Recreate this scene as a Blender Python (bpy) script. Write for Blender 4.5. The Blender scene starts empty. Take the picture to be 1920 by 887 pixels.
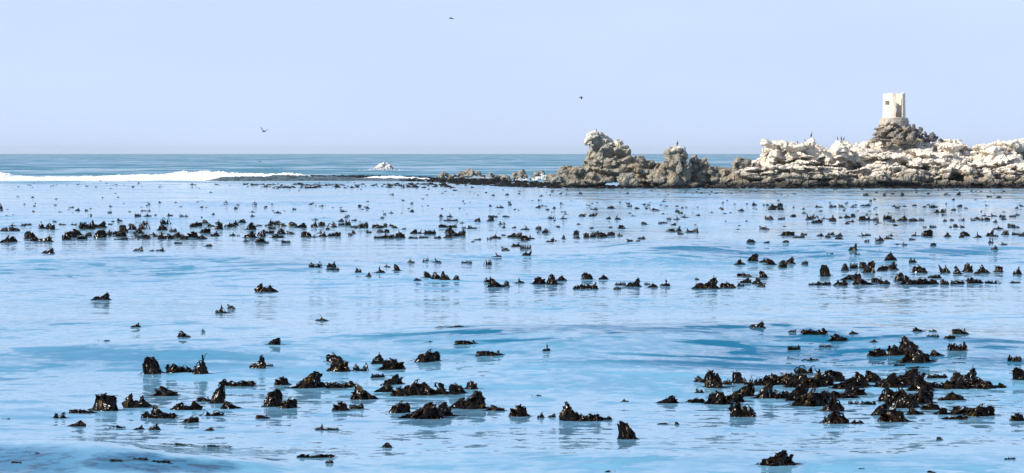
import bpy, bmesh, math, random
import numpy as np
from mathutils import Vector, Matrix, noise as mn

# ------------------------------------------------------------------ camera, light
SC = bpy.context.scene
COL = SC.collection
F = 5000.0            # focal length in photo pixels (1920 wide)
H = 6.0               # eye height above the water
HOR = 287.0           # photo row of the horizon
PITCH = math.atan((443.5 - HOR) / F)
cam_d = bpy.data.cameras.new('camera'); cam = bpy.data.objects.new('camera', cam_d); COL.objects.link(cam)
cam.location = (0, 0, H); cam.rotation_euler = (math.pi / 2 - PITCH, 0, 0)
cam_d.sensor_width = 36; cam_d.lens = F / 1920 * 36; cam_d.clip_start = 0.5; cam_d.clip_end = 80000
SC.camera = cam

SUN = Vector((-0.80, -0.36, 0.0)).normalized() * math.cos(math.radians(33)) + Vector((0, 0, math.sin(math.radians(33))))
w = bpy.data.worlds.new('World'); SC.world = w; w.use_nodes = True
nt = w.node_tree; nt.nodes.clear()
out = nt.nodes.new('ShaderNodeOutputWorld'); bg = nt.nodes.new('ShaderNodeBackground')
sky = nt.nodes.new('ShaderNodeTexSky'); sky.sky_type = 'NISHITA'; sky.sun_disc = False
sky.sun_elevation = math.asin(SUN.z); sky.sun_rotation = math.atan2(SUN.x, SUN.y)
sky.altitude = 0; sky.air_density = 1.0; sky.dust_density = 0.6; sky.ozone_density = 2.5
tint = nt.nodes.new('ShaderNodeMix'); tint.data_type = 'RGBA'; tint.blend_type = 'MULTIPLY'; tint.inputs[0].default_value = 1
tint.inputs[7].default_value = (0.80, 0.86, 1.0, 1)
nt.links.new(sky.outputs[0], tint.inputs[6])
# pale blue sea haze low in the sky, thinning upward into the clear Nishita sky
wtc = nt.nodes.new('ShaderNodeTexCoord'); wsp = nt.nodes.new('ShaderNodeSeparateXYZ'); wmr = nt.nodes.new('ShaderNodeMapRange'); wmx = nt.nodes.new('ShaderNodeMix'); wmx.data_type = 'RGBA'
nt.links.new(wtc.outputs['Generated'], wsp.inputs[0]); nt.links.new(wsp.outputs[2], wmr.inputs[0])
for i_, q_ in enumerate((0.13, 0.40, 0.95, 0.08)): wmr.inputs[i_ + 1].default_value = q_
nt.links.new(wmr.outputs[0], wmx.inputs[0]); nt.links.new(tint.outputs[2], wmx.inputs[6]); wmx.inputs[7].default_value = (4.15, 5.08, 6.85, 1)
wns = nt.nodes.new('ShaderNodeTexNoise'); wns.inputs['Scale'].default_value = 7; wns.inputs['Detail'].default_value = 3
wmp = nt.nodes.new('ShaderNodeMapping'); wmp.inputs['Scale'].default_value = (1, 1, 3.5)
nt.links.new(wtc.outputs['Generated'], wmp.inputs[0]); nt.links.new(wmp.outputs[0], wns.inputs['Vector'])
wm2 = nt.nodes.new('ShaderNodeMapRange'); nt.links.new(wns.outputs[0], wm2.inputs[0])
for i_, q_ in enumerate((0.3, 0.7, 0.965, 1.03)): wm2.inputs[i_ + 1].default_value = q_
wvm = nt.nodes.new('ShaderNodeVectorMath'); wvm.operation = 'SCALE'
nt.links.new(wmx.outputs[2], wvm.inputs[0]); nt.links.new(wm2.outputs[0], wvm.inputs['Scale']); nt.links.new(wvm.outputs[0], bg.inputs[0])
bg.inputs[1].default_value = 0.12
nt.links.new(bg.outputs[0], out.inputs[0])
sl = bpy.data.lights.new('sun', 'SUN'); sl.energy = 4.9; sl.angle = math.radians(0.5); sl.color = (1, 0.93, 0.82)
so = bpy.data.objects.new('sun', sl); COL.objects.link(so); so.rotation_euler = SUN.to_track_quat('Z', 'Y').to_euler(); so.location = SUN * 300
SC.view_settings.view_transform = 'Standard'; SC.view_settings.look = 'None'
SC.view_settings.exposure = 0.35; SC.view_settings.gamma = 1
SC.render.engine = 'CYCLES'
SC.render.resolution_x = 1024; SC.render.resolution_y = 473

# ------------------------------------------------------------------ helpers
CP, SP = math.cos(PITCH), math.sin(PITCH)
def ray(px, py):
    u = (px - 960) / F; v = (443.5 - py) / F
    return Vector((u, CP + v * SP, -SP + v * CP))
def on_water(px, py):
    r = ray(px, py); t = -H / r.z
    return Vector((r.x * t, r.y * t, 0))
def at_dist(px, py, Y):
    r = ray(px, py); t = Y / r.y
    return Vector((r.x * t, Y, H + r.z * t))

def tag(o, label=None, cat=None, group=None, kind=None):
    if label: o['label'] = label
    if cat: o['category'] = cat
    if group: o['group'] = group
    if kind: o['kind'] = kind
    return o
def mesh_np(name, verts, faces, mat=None, smooth=False):
    me = bpy.data.meshes.new(name)
    me.from_pydata([tuple(v) for v in verts], [], [tuple(f) for f in faces])
    if mat: me.materials.append(mat)
    if smooth: me.polygons.foreach_set('use_smooth', [True] * len(me.polygons))
    me.update()
    return me
def link(name, me, parent=None):
    o = bpy.data.objects.new(name, me); COL.objects.link(o)
    if parent: o.parent = parent
    return o
def grid_mesh(name, X, Y, Z, mat, smooth=True):
    n, m = X.shape
    me = bpy.data.meshes.new(name)
    co = np.stack([X, Y, Z], -1).reshape(-1, 3).astype(np.float32)
    i = np.arange(n * m).reshape(n, m)
    q = np.stack([i[:-1, :-1], i[:-1, 1:], i[1:, 1:], i[1:, :-1]], -1).reshape(-1, 4)
    me.vertices.add(len(co)); me.vertices.foreach_set('co', co.ravel())
    me.loops.add(q.size); me.loops.foreach_set('vertex_index', q.ravel().astype(np.int32))
    me.polygons.add(len(q)); me.polygons.foreach_set('loop_start', np.arange(0, q.size, 4, dtype=np.int32))
    me.update(calc_edges=True); me.validate()
    if smooth: me.polygons.foreach_set('use_smooth', [True] * len(me.polygons))
    me.materials.append(mat)
    return me

# node helper
class NG:
    def __init__(s, name):
        s.m = bpy.data.materials.new(name); s.m.use_nodes = True
        s.t = s.m.node_tree; s.b = s.t.nodes['Principled BSDF']; s.out = s.t.nodes['Material Output']
        s.geo = s.t.nodes.new('ShaderNodeNewGeometry'); s.tc = s.t.nodes.new('ShaderNodeTexCoord')
    def l(s, a, b): s.t.links.new(a, b)
    def put(s, inp, v):
        if hasattr(v, 'is_output'): s.l(v, inp)
        else: inp.default_value = v
    def math(s, op, a, b=0.0, c=None, clamp=False):
        n = s.t.nodes.new('ShaderNodeMath'); n.operation = op; n.use_clamp = clamp
        s.put(n.inputs[0], a); s.put(n.inputs[1], b)
        if c is not None: s.put(n.inputs[2], c)
        return n.outputs[0]
    def vm(s, op, a, b=None, scale=None):
        n = s.t.nodes.new('ShaderNodeVectorMath'); n.operation = op
        s.put(n.inputs[0], a)
        if b is not None: s.put(n.inputs[1], b)
        if scale is not None: s.put(n.inputs['Scale'], scale)
        return n.outputs[0]
    def sep(s, v):
        n = s.t.nodes.new('ShaderNodeSeparateXYZ'); s.l(v, n.inputs[0]); return n.outputs
    def comb(s, x, y, z):
        n = s.t.nodes.new('ShaderNodeCombineXYZ')
        for i, q in enumerate((x, y, z)): s.put(n.inputs[i], q)
        return n.outputs[0]
    def noise(s, vec, scale, detail=3, rough=0.5, dist=0.0):
        n = s.t.nodes.new('ShaderNodeTexNoise'); s.l(vec, n.inputs['Vector'])
        n.inputs['Scale'].default_value = scale; n.inputs['Detail'].default_value = detail
        n.inputs['Roughness'].default_value = rough; n.inputs['Distortion'].default_value = dist
        return n
    def vor(s, vec, scale, feature='DISTANCE_TO_EDGE'):
        n = s.t.nodes.new('ShaderNodeTexVoronoi'); n.feature = feature; s.l(vec, n.inputs['Vector'])
        n.inputs['Scale'].default_value = scale
        return n
    def mapr(s, v, a, b, c=0.0, d=1.0, smooth=True):
        n = s.t.nodes.new('ShaderNodeMapRange'); n.interpolation_type = 'SMOOTHSTEP' if smooth else 'LINEAR'
        s.put(n.inputs[0], v); 
        for i, q in enumerate((a, b, c, d)): s.put(n.inputs[i + 1], q)
        return n.outputs[0]
    def mix(s, f, a, b):
        n = s.t.nodes.new('ShaderNodeMix'); n.data_type = 'RGBA'
        s.put(n.inputs[0], f); s.put(n.inputs[6], a); s.put(n.inputs[7], b)
        return n.outputs[2]
    def bump(s, h, strength, dist):
        n = s.t.nodes.new('ShaderNodeBump'); n.inputs['Strength'].default_value = strength
        n.inputs['Distance'].default_value = dist; s.l(h, n.inputs['Height'])
        s.l(n.outputs[0], s.b.inputs['Normal'])
    def set(s, **k):
        for a, v in k.items(): s.put(s.b.inputs[a.replace('_', ' ')], v)
def c4(r, g, b): return (r, g, b, 1.0)

# ------------------------------------------------------------------ materials
def water_material():
    g = NG('sea water')
    P = g.geo.outputs['Position']; x, y, z = g.sep(P)
    far = g.mapr(y, 420, 640)                       # open sea beyond the kelp bed
    flat = g.comb(x, y, 0.0)
    n1 = g.noise(flat, 0.9, 3, 0.55)                # metre ripples
    n2 = g.noise(g.vm('MULTIPLY', flat, (0.55, 1.0, 1)), 0.16, 3, 0.5)   # longer undulation
    n3 = g.noise(g.vm('MULTIPLY', flat, (0.35, 1.0, 1)), 0.018, 3, 0.55)
    nf = g.noise(g.vm('MULTIPLY', flat, (1.0, 0.6, 1)), 0.05, 6, 0.65)
    patch = g.noise(g.vm('MULTIPLY', flat, (0.5, 1.0, 1)), 0.045, 2, 0.5)
    pa = g.mapr(patch.outputs[0], 0.40, 0.66, 0.14, 1.0)
    pa = g.math('ADD', pa, g.mapr(y, 180, 420, 0.0, 1.2))
    st1 = g.noise(g.vm('MULTIPLY', flat, (0.42, 1.0, 1)), 0.95, 4, 0.55, 0.4)
    st2 = g.noise(g.vm('MULTIPLY', flat, (0.30, 1.0, 1)), 0.22, 4, 0.55, 0.3)
    pc = g.mapr(g.noise(g.vm('MULTIPLY', flat, (0.6, 1.0, 1)), 0.06, 2, 0.5).outputs[0], 0.42, 0.62)
    nsw = g.sep(g.geo.outputs['Normal'])[1]               # swell faces carry more wind ripple
    fs = g.mapr(nsw, -0.01, -0.07)
    stk = g.math('MULTIPLY', g.mapr(st1.outputs[0], 0.545, 0.615), g.math('ADD', g.math('MULTIPLY', pc, 0.13), g.math('MULTIPLY', fs, 0.36)))
    stk = g.math('ADD', stk, g.math('MULTIPLY', g.mapr(st2.outputs[0], 0.55, 0.63), g.math('ADD', g.math('MULTIPLY', pc, 0.07), g.math('MULTIPLY', fs, 0.12))))
    def s2(nn, amp):
        v = g.vm('SUBTRACT', nn.outputs['Color'], (0.5, 0.5, 0.5))
        return g.vm('SCALE', v, scale=amp)
    pb = g.mapr(patch.outputs[0], 0.45, 0.70, 0.0, 1.0)
    n4 = g.noise(g.vm('MULTIPLY', flat, (0.8, 1.0, 1)), 2.6, 3, 0.6)
    near = g.vm('ADD', g.vm('SCALE', s2(n1, 0.34), scale=pa), g.vm('SCALE', s2(n2, 0.30), scale=pa))
    near = g.vm('ADD', near, g.vm('SCALE', s2(n4, 0.60), scale=g.math('ADD', 0.48, pb)))
    near = g.vm('ADD', near, s2(n3, 0.05))
    nf2 = g.noise(g.vm('MULTIPLY', flat, (1.0, 0.5, 1)), 0.02, 5, 0.7)
    faro = g.vm('ADD', s2(nf, 1.3), g.vm('ADD', s2(n3, 0.6), s2(nf2, 0.8)))
    mixn = g.t.nodes.new('ShaderNodeMix'); mixn.data_type = 'VECTOR'
    g.l(far, mixn.inputs[0]); g.l(near, mixn.inputs[4]); g.l(faro, mixn.inputs[5])
    sx, sy, sz = g.sep(mixn.outputs[1])
    # wind waves on open sea show mostly their near slopes
    sy = g.math('SUBTRACT', sy, g.math('MULTIPLY', far, 0.16))
    sy = g.math('SUBTRACT', sy, stk)
    N = g.vm('NORMALIZE', g.vm('ADD', g.geo.outputs['Normal'], g.comb(sx, sy, 0.0)))
    g.l(N, g.b.inputs['Normal'])
    colv = g.mix(g.mapr(n3.outputs[0], 0.35, 0.65), c4(0.16, 0.375, 0.56), c4(0.175, 0.41, 0.56))
    # shade of the near swell faces, painted into the water colour as dark ellipses
    swell_shade = None
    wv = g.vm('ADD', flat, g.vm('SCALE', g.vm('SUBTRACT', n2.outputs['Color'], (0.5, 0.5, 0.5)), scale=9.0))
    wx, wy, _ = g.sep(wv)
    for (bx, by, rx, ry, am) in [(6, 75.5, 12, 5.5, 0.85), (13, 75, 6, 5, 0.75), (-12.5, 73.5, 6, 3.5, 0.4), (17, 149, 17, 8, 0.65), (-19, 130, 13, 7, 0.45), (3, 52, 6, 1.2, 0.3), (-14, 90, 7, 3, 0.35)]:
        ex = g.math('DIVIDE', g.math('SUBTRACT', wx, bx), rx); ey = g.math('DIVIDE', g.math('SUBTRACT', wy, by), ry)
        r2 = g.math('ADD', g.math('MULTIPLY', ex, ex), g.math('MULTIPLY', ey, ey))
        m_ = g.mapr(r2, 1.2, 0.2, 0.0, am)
        swell_shade = m_ if swell_shade is None else g.math('MAXIMUM', swell_shade, m_)
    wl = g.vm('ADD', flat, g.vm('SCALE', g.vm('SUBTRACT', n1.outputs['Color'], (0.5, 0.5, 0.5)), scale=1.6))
    lx, ly, _ = g.sep(wl); beds = None  # beds of kelp lying just under the surface
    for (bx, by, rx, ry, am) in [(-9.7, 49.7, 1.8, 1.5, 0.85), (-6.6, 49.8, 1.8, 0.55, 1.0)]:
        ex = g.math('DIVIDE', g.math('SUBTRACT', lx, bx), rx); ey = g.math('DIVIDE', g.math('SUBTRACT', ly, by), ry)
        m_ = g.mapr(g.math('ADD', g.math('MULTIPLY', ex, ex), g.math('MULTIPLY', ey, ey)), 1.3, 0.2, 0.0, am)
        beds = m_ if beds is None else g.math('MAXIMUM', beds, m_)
    swell_shade = g.math('MULTIPLY', swell_shade, g.mapr(g.math('ADD', st2.outputs[0], g.math('MULTIPLY', g.math('SUBTRACT', st1.outputs[0], 0.5), 0.8)), 0.40, 0.62, 0.25, 1.25))
    colv = g.mix(swell_shade, colv, c4(0.012, 0.15, 0.27))
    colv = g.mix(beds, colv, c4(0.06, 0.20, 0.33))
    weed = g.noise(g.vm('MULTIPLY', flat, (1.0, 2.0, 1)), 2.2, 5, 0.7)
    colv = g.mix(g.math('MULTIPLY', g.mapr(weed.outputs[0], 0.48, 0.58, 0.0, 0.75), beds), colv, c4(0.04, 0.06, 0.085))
    colv = g.mix(far, colv, c4(0.065, 0.22, 0.28))
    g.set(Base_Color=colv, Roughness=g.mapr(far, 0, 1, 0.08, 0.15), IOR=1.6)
    return g.m

def rock_material(name, whites, tan, low, z_low, z_white, seedoff, stain=(0.36, 0.25, 0.13)):
    g = NG(name)
    P = g.vm('ADD', g.geo.outputs['Position'], (seedoff, 0, seedoff))
    x, y, z = g.sep(g.geo.outputs['Position'])
    nx, ny, nz = g.sep(g.geo.outputs['Normal'])
    n = g.noise(P, 0.35, 5, 0.6); n2 = g.noise(P, 1.6, 5, 0.65); n3 = g.noise(g.vm('MULTIPLY', P, (1.2, 1, 0.25)), 1.1, 4, 0.6)
    zz = g.math('ADD', z, g.math('MULTIPLY', g.math('SUBTRACT', n.outputs[0], 0.5), 5.0))
    zz = g.math('ADD', zz, g.math('MULTIPLY', nz, 2.4))
    zz = g.math('ADD', zz, g.math('MULTIPLY', g.math('SUBTRACT', n2.outputs[0], 0.5), 4.0))
    fw = g.mapr(zz, z_white - 1.2, z_white + 1.4)
    streak = g.mapr(n3.outputs[0], 0.52, 0.66)
    body = g.mix(g.mapr(n2.outputs[0], 0.35, 0.65), tan, tuple(c * 0.55 for c in tan[:3]) + (1,))
    body = g.mix(g.mapr(n.outputs[0], 0.5, 0.62, 0, 0.55), body, c4(*stain))
    wh = g.mix(g.math('MULTIPLY', streak, 0.5), whites, c4(0.50, 0.40, 0.27))
    c = g.mix(fw, body, wh)
    zl = g.math('ADD', z, g.math('MULTIPLY', g.math('SUBTRACT', n2.outputs[0], 0.5), 1.6))
    fl = g.mapr(zl, z_low, z_low - 1.1)
    c = g.mix(fl, c, low)
    hb = g.math('ADD', n2.outputs[0], g.math('MULTIPLY', g.noise(P, 5.0, 5, 0.7).outputs[0], 0.4))
    ck = g.vor(g.vm('ADD', P, g.vm('SCALE', n.outputs['Color'], scale=1.5)), 0.9)
    hb = g.math('ADD', hb, g.mapr(ck.outputs[0], 0.0, 0.12, -0.35, 0.0))
    g.bump(hb, 0.8, 0.45)
    g.set(Base_Color=c, Roughness=0.88)
    return g.m

def kelp_material(name, a, b, rough):
    g = NG(name)
    P = g.geo.outputs['Position']
    n = g.noise(P, 6.0, 3, 0.6)
    c = g.mix(g.mapr(n.outputs[0], 0.45, 0.72), a, b)
    n2 = g.noise(g.tc.outputs['Object'], 9.0, 3, 0.6)
    g.bump(n2.outputs[0], 0.35, 0.02)
    g.set(Base_Color=c, Roughness=rough, IOR=1.45, Specular_IOR_Level=0.3)
    return g.m

def plain(name, col, rough=0.8, nscale=4.0, var=0.25, bump=0.3, bd=0.05):
    g = NG(name)
    n = g.noise(g.geo.outputs['Position'], nscale, 5, 0.6)
    dark = tuple(v * (1 - var) for v in col) + (1,)
    lite = tuple(min(1, v * (1 + var)) for v in col) + (1,)
    g.set(Base_Color=g.mix(g.mapr(n.outputs[0], 0.35, 0.65), dark, lite), Roughness=rough)
    g.bump(n.outputs[0], bump, bd)
    return g.m

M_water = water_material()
M_rock_white = rock_material('guano whitened rock', c4(0.85, 0.77, 0.64), c4(0.36, 0.31, 0.24), c4(0.035, 0.03, 0.025), 1.5, 4.0, 0)
M_rock_grey = rock_material('weathered grey rock', c4(0.72, 0.67, 0.56), c4(0.36, 0.33, 0.26), c4(0.03, 0.027, 0.022), 1.2, 8.2, 31)
M_rock_dark = rock_material('dark grey boulder rock', c4(0.4, 0.38, 0.35), c4(0.20, 0.19, 0.18), c4(0.1, 0.1, 0.1), -50, 60, 57, (0.17, 0.155, 0.15))
M_rock_knoll = rock_material('banded tan knoll rock', c4(0.72, 0.64, 0.52), c4(0.38, 0.33, 0.26), c4(0.1, 0.1, 0.1), -50, 12.8, 77)
M_rock_pale = rock_material('guano covered rock', c4(0.82, 0.80, 0.76), c4(0.5, 0.47, 0.42), c4(0.2, 0.19, 0.18), 0.3, 1.2, 11)
M_kelp = kelp_material('wet kelp', c4(0.004, 0.0024, 0.0012), c4(0.022, 0.012, 0.004), 0.15)
M_kelp_far = kelp_material('far kelp', c4(0.014, 0.010, 0.007), c4(0.03, 0.022, 0.012), 0.35)
M_amber = kelp_material('amber kelp blade', c4(0.018, 0.010, 0.003), c4(0.10, 0.062, 0.018), 0.2)
M_stipe = kelp_material('kelp stipe', c4(0.015, 0.010, 0.004), c4(0.05, 0.035, 0.012), 0.2)
M_plaster = plain('cream plaster', (0.70, 0.62, 0.50), 0.9, 1.0, 0.16, 0.6, 0.08)
M_masonry = plain('old masonry', (0.42, 0.38, 0.31), 0.9, 2.5, 0.25, 0.6, 0.12)
M_foam = plain('sea foam', (0.86, 0.88, 0.88), 0.95, 2.0, 0.06, 0.6, 0.3)
M_feather = plain('black feathers', (0.02, 0.019, 0.018), 0.5, 8, 0.2, 0.1, 0.02)
M_wave = M_water

# ------------------------------------------------------------------ water with real swell
# (distance, x centre, half width, height, sigma near side, sigma far side, tilt)
SWELLS = [
    (79, 5.0, 12.5, 0.90, 6.5, 8.5, 0.04),
    (69.5, 15.0, 7.0, 0.16, 2.6, 4.0, 0.12),
    (76, -12.5, 5.5, 0.38, 4.0, 5.0, -0.10),
    (69, 1.0, 4.5, 0.18, 2.4, 3.5, 0.15),
    (92, -15.0, 8.0, 0.30, 4, 6, -0.05),
    (137, -19.0, 12.0, 0.75, 8, 9, 0.06),
    (126, -4.0, 8.0, 0.30, 5, 7, -0.08),
    (157, 17.0, 15.0, 0.90, 9, 10, -0.03),
    (146, 2.0, 9.0, 0.40, 6, 8, 0.10),
    (51.6, -9.6, 2.6, 0.38, 1.9, 2.4, -0.12),
    (50.4, -6.6, 2.0, 0.14, 0.9, 1.6, 0.15),
    (52, 5.5, 6.0, 0.14, 1.5, 3.0, 0.05),
    (240, -30.0, 40.0, 0.55, 14, 14, 0.02),
    (315, 20.0, 60.0, 0.60, 18, 18, 0.0),
]
def wh(X, Y):
    X = np.asarray(X, float); Y = np.asarray(Y, float); Z = np.zeros(np.broadcast(X, Y).shape)
    for (D, xc, hw, A, sn, sf, ti) in SWELLS:
        dx = X - xc
        d = Y - (D + ti * dx + 0.12 * sn * np.sin(X * 0.55 + D))
        s = np.where(d < 0, sn, sf)
        lat = 1 / (1 + np.abs(dx / hw) ** 4)
        Z = Z + A * np.exp(-(d / s) ** 2) * lat
    # small background undulation
    fade = np.clip((420 - Y) / 200, 0, 1)
    Z = Z + 0.3 * fade * (0.035 * np.sin(Y * 0.75 + 0.6 * np.sin(X * 0.35) + X * 0.10) * (0.6 + 0.4 * np.sin(X * 0.21 + Y * 0.13))
                    + 0.025 * np.sin(Y * 1.7 + 1.1 * np.sin(X * 0.5 + 2) - X * 0.25))
    return Z
rows = np.concatenate([np.linspace(8, 44, 60), H * F / np.arange(680, 60, -0.7) , H * F / np.geomspace(59.5, 1.5, 120)])
cols = np.linspace(-0.36, 0.36, 620)
Yg = np.repeat(rows[:, None], len(cols), 1); Xg = Yg * cols[None, :]
Zg = wh(Xg, Yg)
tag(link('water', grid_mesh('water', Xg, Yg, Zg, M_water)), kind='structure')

# ------------------------------------------------------------------ rocks
def hull(rnd, c, r, tilt=0.0, n=16):
    n = max(9, int(n * 0.7))
    """angular boulder: convex hull of random points on a squashed ball"""
    bm = bmesh.new()
    rot = Matrix.Rotation(tilt + rnd.uniform(-0.3, 0.3), 3, 'Y') @ Matrix.Rotation(rnd.uniform(0, 6.3), 3, 'Z')
    for i in range(n):
        v = Vector((rnd.gauss(0, 1), rnd.gauss(0, 1), rnd.gauss(0, 1))).normalized() * rnd.uniform(0.85, 1.05)
        v = rot @ v
        bm.verts.new((c[0] + v.x * r[0], c[1] + v.y * r[1], c[2] + v.z * r[2]))
    bmesh.ops.convex_hull(bm, input=bm.verts)
    junk = [v for v in bm.verts if not v.link_faces]
    bmesh.ops.delete(bm, geom=junk, context='VERTS')
    vs = [tuple(v.co) for v in bm.verts]
    for i, v in enumerate(bm.verts): v.index = i
    fs = [[v.index for v in f.verts] for f in bm.faces]
    bm.free()
    return vs, fs
def fuse(name, parts, voxel, mat, amp=0.45, strata=0.25, freq=0.35, dip=0.15, origin=None):
    V = []; Fc = []
    for vs, fs in parts:
        o = len(V); V += vs; Fc += [[i + o for i in f] for f in fs]
    me = mesh_np(name, V, Fc)
    ob = bpy.data.objects.new(name, me); COL.objects.link(ob)
    md = ob.modifiers.new('r', 'REMESH'); md.mode = 'VOXEL'; md.voxel_size = voxel
    dg = bpy.context.evaluated_depsgraph_get()
    ev = ob.evaluated_get(dg); m2 = bpy.data.meshes.new_from_object(ev)
    bpy.data.objects.remove(ob); bpy.data.meshes.remove(me)
    nv = len(m2.vertices)
    co = np.empty(nv * 3, np.float32); m2.vertices.foreach_get('co', co); co = co.reshape(-1, 3)
    no = np.empty(nv * 3, np.float32); m2.vertex_normals.foreach_get('vector', no); no = no.reshape(-1, 3)
    dd = np.empty(nv, np.float32)
    nb = Vector((dip, 0.15, 1)).normalized(); nj = Vector((0.9, 0.35, -0.45)).normalized(); nv_ = Vector((0.55, -0.8, 0.2)).normalized()
    for i in range(nv):
        p = Vector(co[i]) * freq
        q = Vector((p.x * 0.45 + 3, p.y * 0.6, (p.z + dip * p.x) * 2.6))
        vd, vdp = mn.voronoi(p * 1.7)
        vs_, vsp = mn.voronoi(q * 1.6)
        crack = max(0.0, 1 - (vd[1] - vd[0]) / 0.07)
        lay = max(0.0, 1 - (vs_[1] - vs_[0]) / 0.11)
        f = mn.fractal(p * 2.2, 0.9, 2.1, 4)
        f2 = mn.fractal(p * 0.9, 0.9, 2.1, 2)
        c1, c2 = vd[1], 0
        def facet(pp, dist_pts, k):
            c = dist_pts[0]
            h1 = math.sin(c.x * 12.9 + c.y * 78.2 + c.z * 37.7) * 43758.5; h1 -= math.floor(h1)
            h2 = math.sin(c.x * 39.3 + c.y * 11.1 + c.z * 83.1) * 24634.6; h2 -= math.floor(h2)
            h3 = math.sin(c.x * 73.1 + c.y * 52.2 + c.z * 19.7) * 56445.2; h3 -= math.floor(h3)
            return (pp - c).dot(Vector((h1 - .5, h2 - .5, (h3 - .5) * 1.4))) * 2.2 + (h1 - .5) * 0.6
        pb_ = p * 3.6 + Vector((9, 4, 2)); ve, pe_ = mn.voronoi(pb_)
        fa = facet(p * 1.7, vdp, 1); fb = facet(pb_, pe_, 1); fc = facet(q * 1.6, vsp, 1)
        P3 = Vector(co[i]); wz = mn.noise_vector(P3 * 0.22) * 1.1
        def saw(n_, k, gw):
            u = (P3 + wz).dot(n_) * k + 0.25 * mn.noise(P3 * 0.5 * k); fl = math.floor(u); fr = u - fl
            hsh = math.sin(fl * 91.7 + 3.1) * 4375.5; hsh -= math.floor(hsh)
            return (fr - 0.5) * (0.5 + hsh) + 0.5 * (hsh - .5) - 1.1 * max(0.0, 1 - min(fr, 1 - fr) / gw)
        bed = saw(nb, 0.75, 0.10); jt = saw(nj, 0.42, 0.06); jv = saw(nv_, 0.55, 0.07)
        msk = min(1, max(0.15, 0.5 + 1.3 * mn.noise(P3 * 0.16 + Vector((5, 5, 5)))))
        dd[i] = amp * (0.30 * f2 + 0.06 * f + 0.45 * fa + 0.08 * fb + 0.80 * jt * (1.2 - msk) + 0.40 * jv) + strata * (1.7 * bed * msk + 0.25 * fc)
    co = co + no * dd[:, None]
    if origin is not None: co = co - np.array(origin, np.float32)
    m2.vertices.foreach_set('co', co.ravel()); m2.update()
    m2.materials.clear(); m2.materials.append(mat)
    m2.name = name
    m2.polygons.foreach_set('use_smooth', [False] * len(m2.polygons))
    o = link(name, m2)
    if origin is not None: o.location = origin
    return o
def interp(poly, x):
    return float(np.interp(x, [p[0] for p in poly], [p[1] for p in poly]))
def mass(rnd, top, y0, y1, rr, n, pw=1.4, flat=0.75, tilt=0.0, ridge=True, ystep=3.0):
    """boulders filling the solid below the skyline `top` (photo px) between the shore y0 and ridge y1"""
    parts = []
    xa, xb = top[0][0], top[-1][0]
    for i in range(n):
        px = rnd.uniform(xa, xb); t = rnd.random() ** 0.8
        Y = y0 + (y1 - y0) * (t ** pw) + rnd.uniform(-0.5, 0.5)
        zt = at_dist(px, interp(top, px), Y).z
        r = rnd.uniform(*rr)
        z = (zt - 0.0) * t - r * flat * 0.9
        if t > 0.8: z = min(z, zt - r * flat)
        parts.append(hull(rnd, (at_dist(px, 300, Y).x, Y, z), (r * rnd.uniform(1.1, 2.4), r, r * flat), tilt))
    if ridge:
        x = xa
        while x <= xb:
            for dy in (0, 2.0, 4.0):
                Y = y1 + dy + rnd.uniform(-0.8, 0.8)
                zt = at_dist(x, interp(top, x), Y).z
                r = rnd.uniform(0.45, 1.0) * (rr[0] + rr[1]) * 0.38
                parts.append(hull(rnd, (at_dist(x, 300, Y).x, Y, zt - r * 0.85 - dy * 0.2), (r, r, r * 0.95), tilt))
                # fill column underneath
                z = zt - r * 1.6
                while z > -1:
                    r2 = rnd.uniform(*rr)
                    parts.append(hull(rnd, (at_dist(x, 300, Y).x + rnd.uniform(-.3, .3), Y + 0.5, z - r2 * 0.5), (r2, r2 * 1.2, r2), tilt)); z -= r2
            x += ystep * 1.6
    return parts
def blob(rnd, px, py, Y, wpx, hpx, dep, tilt=0.0, n=18):
    p = at_dist(px, py, Y); s = Y / F
    return hull(rnd, p, (wpx * s / 2, dep / 2, hpx * s / 2), tilt, n)

R = random.Random(7)
# --- the big whitened island on the right
top_main = [(1398, 318), (1412, 305), (1425, 300), (1436, 285), (1445, 264), (1480, 264), (1500, 268), (1512, 266), (1521, 260), (1532, 269), (1548, 280), (1558, 282),
            (1564, 270), (1574, 261), (1584, 264), (1596, 270), (1612, 267), (1630, 262), (1650, 262), (1720, 262), (1765, 262), (1775, 258), (1790, 263), (1800, 264),
            (1811, 274), (1825, 275), (1842, 270), (1852, 268), (1860, 272), (1870, 262), (1882, 261), (1892, 268), (1905, 260), (1925, 260), (1970, 268), (2040, 276), (2120, 300), (2200, 330), (2260, 350)]
parts = mass(R, top_main, 465, 484, (0.7, 1.7), 620, 1.1, 0.62, 0.12)
# front shelves low and dark
top_front = [(1335, 345), (1350, 338), (1380, 322), (1420, 318), (1470, 304), (1520, 304), (1560, 305), (1600, 308), (1650, 305), (1700, 304), (1760, 296), (1820, 300), (1860, 310), (1925, 306), (2000, 315), (2200, 335)]
parts += mass(R, top_front, 463, 469, (0.6, 1.5), 260, 1.0, 0.5, 0.1, ridge=False)
# slabs
for i in range(40):
    px = R.uniform(1500, 1880); py = R.uniform(290, 330)
    parts.append(blob(R, px, py, 470 + (330 - py) * 0.12 + R.uniform(-1, 1), R.uniform(35, 75), R.uniform(5, 9), 5, 0.12))
for i in range(26):
    parts.append(blob(R, R.uniform(1400, 1620), R.uniform(312, 338), 466 + R.uniform(-1, 1.5), R.uniform(40, 80), R.uniform(6, 11), 4, 0.08))
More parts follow.
